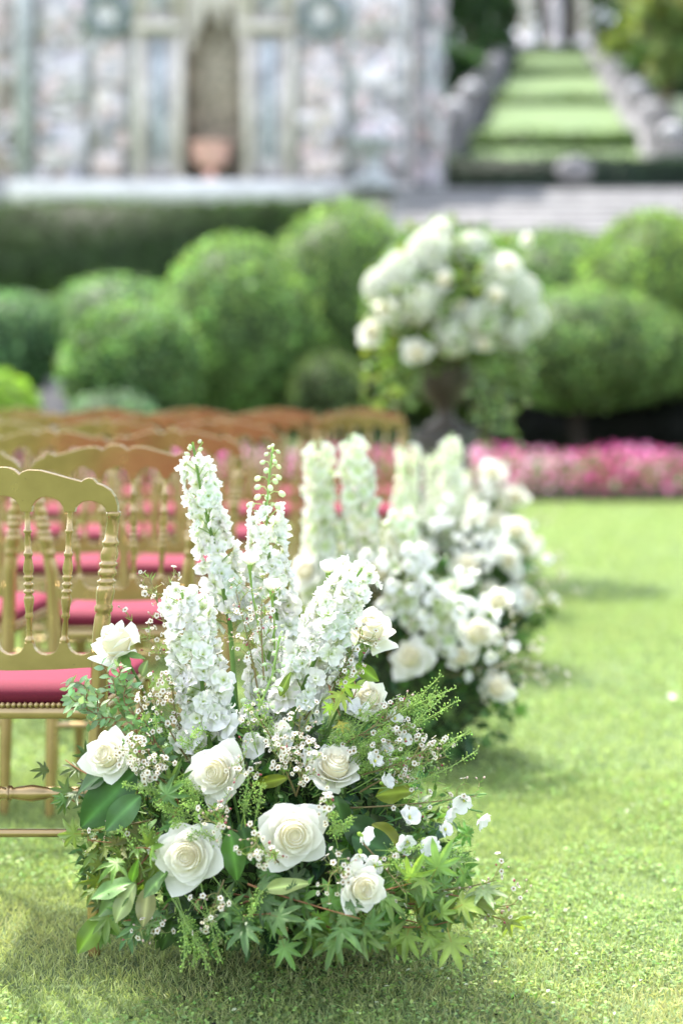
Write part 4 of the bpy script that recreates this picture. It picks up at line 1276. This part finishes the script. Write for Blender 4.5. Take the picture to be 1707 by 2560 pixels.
# lisianthus-like small white cups on stems
for (px, py, Yd) in [(625, 1400, 3.08), (680, 1465, 3.09), (820, 1420, 3.12)]:
    p = P(px, py, Yd)
    m_ = MB()
    for i in range(5):
        a = i * 2 * pi / 5
        d_ = nrm(np.array([[cos(a) * .7, sin(a) * .7, .75]]))
        m_.inst(wedge_t(.6, .1, .3, 4, 2, i, False), frames(d_, np.array([[-cos(a), -sin(a), .6]])), (p - [0, 0, .012])[None], .028)
    rt = m_.build('small_white_cup', M['petal'], A.e)
    g_ = MB(); v, f = tube([p - [0, 0, .010], p - [0, 0, .022], p - [-.004, 0, .06], P(690, 1800, 3.1)], [.006, .003, .0018, .002], 6); g_.add(v, f, (.26, .40, .10)); g_.build('stem', M['fine'], rt)
# waxflower
W_ = [((480, 1760, 3.1), (372, 1440, 3.12), 9, 30, .3), ((470, 1740, 3.08), (425, 1455, 3.14), 7, 24, .35), ((650, 1760, 3.0), (590, 1480, 3.02), 10, 40, .6), ((660, 1700, 3.0), (655, 1500, 3.03), 8, 30, .6),
      ((470, 1900, 3.0), (375, 1720, 2.98), 9, 44, .1), ((480, 1900, 3.0), (430, 1700, 2.99), 7, 34, .1), ((420, 1960, 2.96), (330, 1870, 2.88), 9, 54, .06), ((400, 1960, 2.96), (345, 1920, 2.88), 6, 30, .06),
      ((760, 1950, 3.0), (650, 1800, 2.92), 8, 26, .2), ((760, 1960, 2.98), (750, 1790, 2.92), 9, 32, .2), ((740, 1990, 2.95), (690, 1870, 2.88), 8, 36, .2), ((740, 1990, 2.94), (770, 1900, 2.87), 8, 32, .25),
      ((800, 1800, 3.05), (905, 1590, 3.05), 9, 26, .45), ((820, 1900, 3.05), (960, 1850, 2.98), 8, 30, .3), ((850, 1950, 3.0), (1060, 1880, 2.95), 11, 44, .35), ((900, 1980, 3.0), (1120, 1890, 2.96), 10, 36, .4),
      ((860, 2020, 2.98), (1190, 1990, 2.95), 9, 14, .6), ((560, 2060, 2.92), (520, 2010, 2.82), 5, 16, .7), ((600, 2080, 2.9), (535, 2035, 2.80), 6, 18, .5), ((640, 2120, 2.88), (640, 2095, 2.79), 8, 24, .5),
      ((700, 2160, 2.86), (690, 2130, 2.77), 5, 14, .3), ((820, 2180, 2.85), (850, 2170, 2.79), 7, 26, .35), ((560, 2200, 2.85), (525, 2280, 2.79), 6, 20, .2), ((420, 2260, 2.9), (370, 2330, 2.84), 7, 22, .4),
      ((960, 2260, 2.9), (1290, 2260, 2.92), 12, 40, .35), ((960, 2230, 2.9), (1240, 2200, 2.95), 10, 26, .5), ((380, 2050, 2.95), (190, 2080, 2.98), 6, 14, .3), ((900, 2100, 2.92), (1010, 2230, 2.84), 7, 16, .2),
      ((800, 2060, 2.9), (830, 2010, 2.82), 6, 18, .2), ((860, 1860, 3.0), (1000, 1780, 3.0), 9, 30, .3), ((540, 1760, 3.1), (330, 1560, 3.16), 8, 20, .3), ((880, 1840, 3.05), (1020, 1830, 3.0), 9, 40, .2),
      ((760, 1800, 3.05), (870, 1660, 3.04), 8, 26, .4), ((640, 1980, 2.95), (600, 1900, 2.88), 6, 16, .5)]
for a_, b_, n_, fl_, br_ in W_:
    A.wax(P(*a_), P(*b_), n_, int(fl_ * 1.25), br_, .033, needles=90)
# pennycress / thlaspi
rg = np.random.default_rng(9)
for a_, b_ in [((930, 1860, 3.05), (1135, 1745, 3.0)), ((930, 1850, 3.05), (1100, 1725, 3.02)), ((950, 1960, 3.0), (1180, 1855, 2.97)), ((900, 1840, 3.05), (1040, 1745, 3.02)), ((940, 2150, 2.9), (1060, 2130, 2.84)),
               ((520, 2000, 2.92), (420, 1960, 2.86)), ((470, 2020, 2.92), (350, 1980, 2.87)), ((500, 2060, 2.9), (400, 2020, 2.85)), ((520, 2040, 2.9), (450, 2000, 2.84)), ((560, 2120, 2.88), (480, 2060, 2.83)),
               ((420, 1900, 3.0), (385, 1800, 2.96)), ((620, 2060, 2.88), (640, 1960, 2.86)), ((690, 1900, 2.96), (650, 1760, 2.95)), ((830, 2100, 2.88), (860, 2030, 2.83)), ((400, 2150, 2.9), (330, 2090, 2.87)),
               ((440, 2240, 2.88), (520, 2400, 2.80)), ((420, 2240, 2.88), (470, 2385, 2.8)), ((480, 2200, 2.86), (590, 2370, 2.79)), ((640, 2200, 2.85), (630, 2290, 2.8)), ((850, 2260, 2.85), (960, 2360, 2.82)),
               ((800, 1950, 3.0), (880, 1830, 2.98)), ((850, 1950, 3.0), (960, 1820, 2.98)), ((870, 1960, 3.0), (980, 1880, 2.95)), ((540, 1850, 3.0), (470, 1860, 2.93)), ((960, 2200, 2.9), (1190, 2120, 2.88))]:
    for q in range(3):
        A.seed_spray(P(*a_) + rg.normal(0, .015, 3), P(*b_) + rg.normal(0, .014, 3), 70, .014, .0032, [(.40, .58, .15), (.28, .44, .13), (.34, .50, .12)][q])
# airy green veil on the right
for i in range(26):
    a_ = P(rg.uniform(760, 900), rg.uniform(1880, 2000), 3.0); b_ = P(rg.uniform(860, 1080), rg.uniform(1740, 1900), rg.uniform(2.95, 3.1))
    A.seed_spray(a_, b_, 40, .018, .0018, (.34, .50, .14))
# eucalyptus sprigs
A.euc(P(330, 1850, 3.05), P(165, 1715, 3.02), 22, .024)
A.euc(P(340, 1830, 3.05), P(175, 1650 + 90, 3.0), 18, .022)
A.euc(P(345, 1840, 3.05), P(255, 1660, 3.02), 16, .022)
A.euc(P(380, 1900, 3.0), P(300, 1700, 3.0), 18, .022, (.16, .30, .10))
A.euc(P(420, 1950, 3.0), P(360, 1800, 2.95), 18, .020, (.12, .24, .09))
A.euc(P(900, 1800, 3.1), P(820, 1640, 3.1), 12, .024, (.20, .34, .08))
# big laurel leaves
def ldir(x0, y0, x1, y1, dy=-.02):
    a = P(x0, y0, 3.0); b = P(x1, y1, 3.0); return b - a + np.array([0, dy, 0])
for (x0, y0, x1, y1, Yd, colr, wd) in [
        (318, 1905, 190, 1955, 2.97, (.035, .10, .045), 1.25), (340, 1930, 200, 2065, 2.95, (.03, .09, .04), 1.3), (352, 1990, 265, 2065, 2.93, (.04, .11, .055), 1.4),
        (575, 2075, 598, 2190, 2.86, (.06, .17, .05), 1.2), (560, 2100, 545, 2010, 2.90, (.04, .11, .05), 1.3), (600, 2060, 640, 2150, 2.9, (.045, .12, .05), 1.2),
        (335, 2205, 236, 2225, 2.86, (.10, .21, .10), 1.1), (338, 2208, 248, 2275, 2.86, (.09, .20, .085), 1.1), (338, 2210, 288, 2292, 2.85, (.20, .28, .17), 1.2), (372, 2215, 362, 2306, 2.85, (.20, .27, .18), 1.2), (330, 2205, 345, 2150, 2.86, (.13, .28, .06), .9),
        (262, 2290, 195, 2370, 2.89, (.07, .15, .03), 1.3), (420, 2180, 360, 2225, 2.84, (.07, .15, .06), 1.4),
        (880, 2090, 990, 2130, 2.93, (.025, .07, .035), 1.6), (860, 2050, 960, 2110, 2.95, (.03, .08, .04), 1.6), (820, 2110, 880, 2160, 2.9, (.03, .085, .045), 1.4), (930, 2060, 1005, 2110, 2.95, (.12, .20, .04), 1.3),
        (940, 1990, 1030, 1960, 3.0, (.14, .21, .05), 1.5), (640, 1960, 720, 1940, 3.0, (.15, .23, .05), .9), (840, 1990, 860, 2080, 2.97, (.04, .10, .045), 1.5), (890, 1660, 945, 1700, 3.1, (.12, .24, .05), 1.3),
        (840, 2260, 835, 2360, 2.88, (.13, .24, .14), 1.3), (860, 2270, 905, 2360, 2.9, (.04, .10, .03), 1.2), (660, 2225, 765, 2195, 2.83, (.24, .32, .18), .8), (700, 1740, 725, 1680, 3.0, (.14, .27, .07), .8),
        (380, 1760, 372, 1850, 3.02, (.05, .12, .04), 1.2), (540, 1980, 500, 1930, 2.96, (.04, .10, .045), 1.2), (355, 1690, 368, 1650, 3.04, (.16, .26, .18), 1.3), (440, 2290, 410, 2370, 2.98, (.03, .08, .03), 1.3)]:
    d_ = ldir(x0, y0, x1, y1)
    A.laurel(P(x0, y0, Yd), d_, np.linalg.norm(d_), colr, width=wd)
# maple branches
G1 = (.15, .26, .075); G2 = (.23, .32, .085); G3 = (.19, .23, .07); G4 = (.11, .205, .07)
for a_, b_, n_, sz, colr in [
        ((560, 2230, 2.90), (800, 2297, 2.80), 14, .050, G1), ((600, 2260, 2.88), (720, 2328, 2.80), 10, .048, G1), ((620, 2210, 2.86), (900, 2297, 2.78), 12, .048, G4), ((540, 2240, 2.88), (680, 2283, 2.8), 10, .047, G4),
        ((760, 2283, 2.86), (940, 2315, 2.80), 10, .052, G1), ((880, 2274, 2.92), (1130, 2301, 2.86), 16, .050, G2), ((900, 2240, 2.92), (1180, 2250, 2.88), 14, .048, G1), ((900, 2250, 2.92), (1060, 2200, 2.85), 10, .050, (.22, .36, .10)),
        ((950, 2283, 2.94), (1260, 2301, 2.90), 14, .046, G2), ((900, 2180, 2.95), (1130, 2170, 2.95), 12, .05, G1), ((880, 2292, 2.92), (1080, 2317, 2.86), 12, .046, G4),
        ((400, 2080, 2.98), (220, 2100, 2.95), 12, .044, G3), ((400, 2100, 2.96), (230, 2180, 2.93), 14, .045, (.17, .24, .05)), ((380, 2120, 2.96), (250, 2250, 2.92), 12, .044, G3), ((360, 2200, 2.95), (240, 2297, 2.9), 12, .046, (.14, .25, .05)),
        ((330, 1990, 3.02), (175, 1990, 3.04), 10, .036, (.10, .16, .05)), ((300, 1960, 3.04), (165, 1900, 3.06), 6, .030, (.08, .12, .04)), ((420, 2160, 2.9), (340, 2120, 2.86), 8, .045, (.15, .26, .05)), ((380, 2260, 2.92), (300, 2301, 2.88), 10, .045, G4),
        ((820, 1700, 3.06), (850, 1790, 3.0), 5, .035, (.35, .45, .08)), ((430, 2050, 2.92), (400, 2000, 2.87), 4, .05, G4), ((520, 2240, 2.92), (500, 2283, 2.9), 8, .045, (.04, .09, .03)), ((600, 2274, 2.92), (560, 2301, 2.9), 8, .045, (.04, .09, .03))]:
    A.maple(P(*a_), P(*b_), n_, sz, colr)
# sweet-pea like blossoms on the right
for (px, py, Yd, fc, sz) in [(1160, 1998, 2.95, (.3, -.8, .3), .024), (1200, 2045, 2.93, (.2, -.6, -.5), .024), (1115, 2030, 2.95, (.3, -.9, .1), .02), (905, 2088, 2.83, (.2, -.9, .2), .022), (900, 2135, 2.83, (.0, -.9, -.3), .02),
                             (1022, 2045, 2.9, (.1, -.9, .3), .024), (1018, 2105, 2.88, (-.2, -.9, .0), .024), (1085, 2120, 2.88, (.2, -.9, -.3), .025), (1110, 2075, 2.9, (.6, -.7, .3), .021), (1010, 2160, 2.88, (0, -.8, -.5), .018),
                             (935, 1905, 2.96, (.2, -.9, .4), .024), (985, 1800, 3.02, (.2, -.7, .5), .022), (1010, 1850, 3.0, (.3, -.8, .2), .022), (960, 1880, 3.0, (0, -.9, .4), .024), (900, 1780, 3.05, (0, -.8, .5), .026), (870, 1770, 3.05, (-.2, -.8, .5), .022), (935, 2165, 2.87, (0, -.9, .2), .02), (960, 1955, 2.95, (.3, -.8, .1), .02)]:
    A.pea(P(px, py, Yd), fc, sz)
mb = MB()
for pts in ([P(900, 2180, 2.92), P(1000, 2110, 2.9), P(1040, 2085, 2.9)], [P(960, 2060, 2.98), P(1090, 2010, 2.96), P(1150, 1990, 2.96), P(1215, 1985, 2.95)], [P(1150, 2015, 2.96), P(1180, 2025, 2.95), P(1205, 2030, 2.94)]):
    v, f = tube(pts, .0016, 6); mb.add(v, f, (.14, .28, .09))
mb.build('pea_stems', M['fine'], A.e)

# ---- the arrangements further up the aisle (softly out of focus)
def far_arr(label, foot, seed, delphs, roses, w=.34, h=.22, peas=70):
    B = Arr('flower_arrangement', label, foot, seed, 1, group=GRP)
    Yd = foot[1]; rg = B.rg
    B.mass((foot[0], Yd + .06, .20), (w, .22, h * .95), 900, 110, 100)
    B.mass((foot[0], Yd + .05, .38), (w * .7, .18, .2), 500, 70, 0)
    for pa, n_ in delphs:
        B.delph([P(*p) for p in pa], .042, .026, int(n_ * 1.3), .029, .05)
    for px, py, dy, R in roses:
        p = P(px, py, Yd + dy)
        B.rose(p, R, nrm(np.array([(px - XV) * .0006 + rg.normal(0, .2), -.85, .45 + rg.normal(0, .15)])), int(rg.integers(2)))
    for i in range(10):
        a = rg.uniform(0, pi)
        p = np.array(foot) + [cos(a) * w * .3, -.1, .25]
        q = np.array(foot) + [cos(a) * w * 1.15, -.12 + rg.normal(0, .06), .25 + .42 * sin(a)]
        B.wax(p, q, 8, 44, .1, .07, needles=30)
    for i in range(peas):
        a = rg.uniform(0, pi)
        B.pea(np.array(foot) + [cos(a) * w * rg.uniform(.3, 1.1), -.17 + rg.normal(0, .04), .26 + .4 * sin(a) * rg.uniform(.4, 1)], (rg.normal(0, .3), -.9, .3), .028)
    return B
Y2 = 4.75
far_arr('second white flower arrangement along the aisle, slightly blurred behind the front one', tuple(P(1020, 1880, Y2) * [1, 1, 0]), 201,
        [([(800, 1480, Y2), (800, 1280, Y2 + .02), (795, 1100, Y2 + .04)], 70), ([(905, 1480, Y2), (900, 1280, Y2), (880, 1085, Y2 + .03)], 75), ([(1000, 1560, Y2 - .1), (1010, 1400, Y2 - .1), (1000, 1270, Y2 - .1)], 55),
         ([(1100, 1620, Y2 - .1), (1110, 1520, Y2 - .1), (1115, 1450, Y2 - .1)], 34), ([(870, 1600, Y2), (860, 1480, Y2), (850, 1380, Y2)], 50)],
        [(760, 1425, -.05, .062), (945, 1430, -.1, .06), (1022, 1642, -.18, .068), (1195, 1580, -.2, .074), (1245, 1500, -.1, .06), (1240, 1720, -.1, .055), (1105, 1560, -.1, .05), (1150, 1640, -.15, .05), (880, 1560, -.1, .055)], .33, .25)
Y3 = 6.2
far_arr('third white flower arrangement along the aisle, blurred behind the second', tuple(P(1150, 1600, Y3) * [1, 1, 0]), 202,
        [([(1030, 1400, Y3), (1020, 1250, Y3), (1020, 1110, Y3)], 46), ([(1140, 1400, Y3), (1130, 1230, Y3), (1125, 1085, Y3)], 55), ([(1100, 1450, Y3), (1090, 1300, Y3), (1085, 1250, Y3)], 40)],
        [(1165, 1415, -.15, .075), (1050, 1380, -.1, .07), (1290, 1320, -.1, .075), (1185, 1290, -.1, .07), (1310, 1490, -.1, .06), (1270, 1400, -.15, .06), (960, 1400, -.1, .06), (1220, 1480, -.12, .07)], .34, .25)
Y4 = 7.7
far_arr('fourth white flower arrangement, the farthest and most blurred along the aisle', tuple(P(1190, 1480, Y4) * [1, 1, 0]), 203,
        [([(1090, 1330, Y4), (1085, 1200, Y4), (1080, 1130, Y4)], 36), ([(1160, 1350, Y4), (1160, 1250, Y4), (1150, 1180, Y4)], 36)],
        [(1225, 1180, -.1, .085), (1290, 1240, -.1, .08), (1180, 1270, -.1, .08), (1240, 1310, -.15, .08), (1120, 1290, -.1, .08), (1310, 1370, -.1, .08)], .30, .3, 40)

# ---- urn on pedestal with big white ball of flowers and trailing greens
YU = 9.0
pc = P(1112, 1000, YU)[0]
u = empty('stone_urn', (pc, YU, 0), 'dark urn on a tall stone pedestal at the far end of the aisle', 'urn')
mb = MB(); zt_ = float(P(0, 1075, YU)[2])
v, f = lathe_path([[pc, YU, 0], [pc, YU, 3]], [(0, .24), (.06, .24), (.07, .19), (.12, .15), (zt_ - .1, .13), (zt_ - .07, .17), (zt_, .18)], 20); mb.add(v, f, (1, 1, 1)); mb.build('pedestal', M['rough'], u)
mb = MB()
v, f = lathe_path([[pc, YU, 0], [pc, YU, 3]], [(zt_, .10), (zt_ + .03, .11), (zt_ + .06, .05), (zt_ + .12, .05), (zt_ + .18, .12), (zt_ + .30, .16), (zt_ + .42, .15), (zt_ + .46, .19), (zt_ + .50, .20), (zt_ + .50, .15)], 24); mb.add(v, f); mb.build('bowl', M['iron'], u)
Ub = Arr('urn_bouquet', 'big round blurred bouquet of white flowers with trailing greens on the dark urn', (pc, YU, zt_ + .5), 301, 1, cat='bouquet')
cen = P(1120, 745, YU); rg = Ub.rg
m = MB(); v, f = ellipsoid(cen, (.36, .32, .32), 24, 14, .2, 5); m.add(v, f, (.06, .11, .03)); m.build('foliage_core', M['leaf'], Ub.e)
n = 1500; d = rand_dirs(n, rg); m = MB()
scatter_on(m, cen + d * [.42, .38, .40] * rg.uniform(.8, 1.05, (n, 1)), d, .06, jit(rg, n, (.13, .22, .05), .3), rg); tag(m.build('filler_leaves', M['leaf'], Ub.e), kind='stuff')
def hyd(cx, cy, r, dy=-.25):
    p = P(cx, cy, YU + dy); n = 70; d = rand_dirs(n, rg); d[:, 1] = -np.abs(d[:, 1]); d = nrm(d)
    m = MB(); m.inst(FLO_LO[0], frames(nrm(np.cross(d, rand_dirs(n, rg))), d), p + d * r * .85, r * .36, np.ones((n, 3)))
    m.build('hydrangea', M['floret'], Ub.e)
for cx, cy, r, dy in [(1010, 690, .13, -.22), (1080, 640, .14, -.2), (1180, 625, .10, -.2), (1245, 690, .13, -.2), (1290, 740, .13, -.15), (1320, 800, .10, -.1), (960, 720, .11, -.2), (1060, 760, .12, -.3), (1200, 800, .12, -.3), (1130, 840, .11, -.3), (1280, 840, .09, -.2), (1105, 590, .08, -.1), (1000, 800, .07, -.25)]:
    hyd(cx, cy, r, dy)
for px, py, R in [(928, 828, .085), (1042, 880, .088), (1150, 760, .06), (1210, 860, .06), (960, 770, .07), (1110, 700, .07), (1270, 660, .07), (1100, 565, .05), (1240, 740, .07)]:
    Ub.rose(P(px, py, YU - .38), R, (rg.normal(0, .25), -.9, .3), 0, stem=False)
Ub.delph([P(1108, 640, YU), P(1105, 590, YU), P(1100, 548, YU)], .03, .03, 30, .035, 0, base=P(1112, 700, YU))
Ub.rose(P(1318, 597, YU - .1), .042, (0, -.9, .3), 0, base=P(1200, 700, YU))
for cx, cy, k in ((1170, 690, 36), (1190, 760, 24), (1010, 770, 20), (950, 800, 24), (1110, 830, 24), (1250, 800, 20)):
    d = rand_dirs(k, rg); m = MB()
    scatter_on(m, P(cx, cy, YU - .40) + d * [.09, .05, .10], d + [0, -.5, .3], .05, jit(rg, k, (.17, .25, .06), .3), rg)
    tag(m.build('leaf_cluster', M['leaf'], Ub.e), kind='stuff')
def trail(px, y0, y1, dx, seed, dy=-.25, n=46, col=(.22, .36, .08)):
    a = P(px, y0, YU + dy); b = P(px + dx, y1, YU + dy - .05)
    pts = curve_pts(a, b, (.03, -.03, 0), 10); m = MB(); v, f = tube(pts, .004, 5); m.add(v, f, (.15, .2, .06))
    rr = np.random.default_rng(seed); t = rr.uniform(0, 1, n); c = np.stack([np.interp(t, np.linspace(0, 1, 10), pts[:, k]) for k in range(3)], -1) + rr.normal(0, .022, (n, 3))
    scatter_on(m, c, rand_dirs(n, rr) + [0, -.5, .5], .042, jit(rr, n, col, .3), rr)
    m.build('trailing_vine', M['leaf'], Ub.e)
for i, (px, y0, y1, dx) in enumerate([(915, 830, 985, -8), (945, 860, 1040, 6), (975, 880, 990, 12), (1000, 880, 1060, -4), (1030, 900, 1000, 5), (1170, 880, 1050, 15), (1195, 880, 1130, 20), (1215, 880, 1085, 45), (1240, 870, 1140, 40), (1275, 850, 1010, 25), (1310, 840, 960, 8)]):
    trail(px, y0, y1, dx, 400 + i, col=(.26, .38, .09) if px < 1000 else (.20, .29, .12))
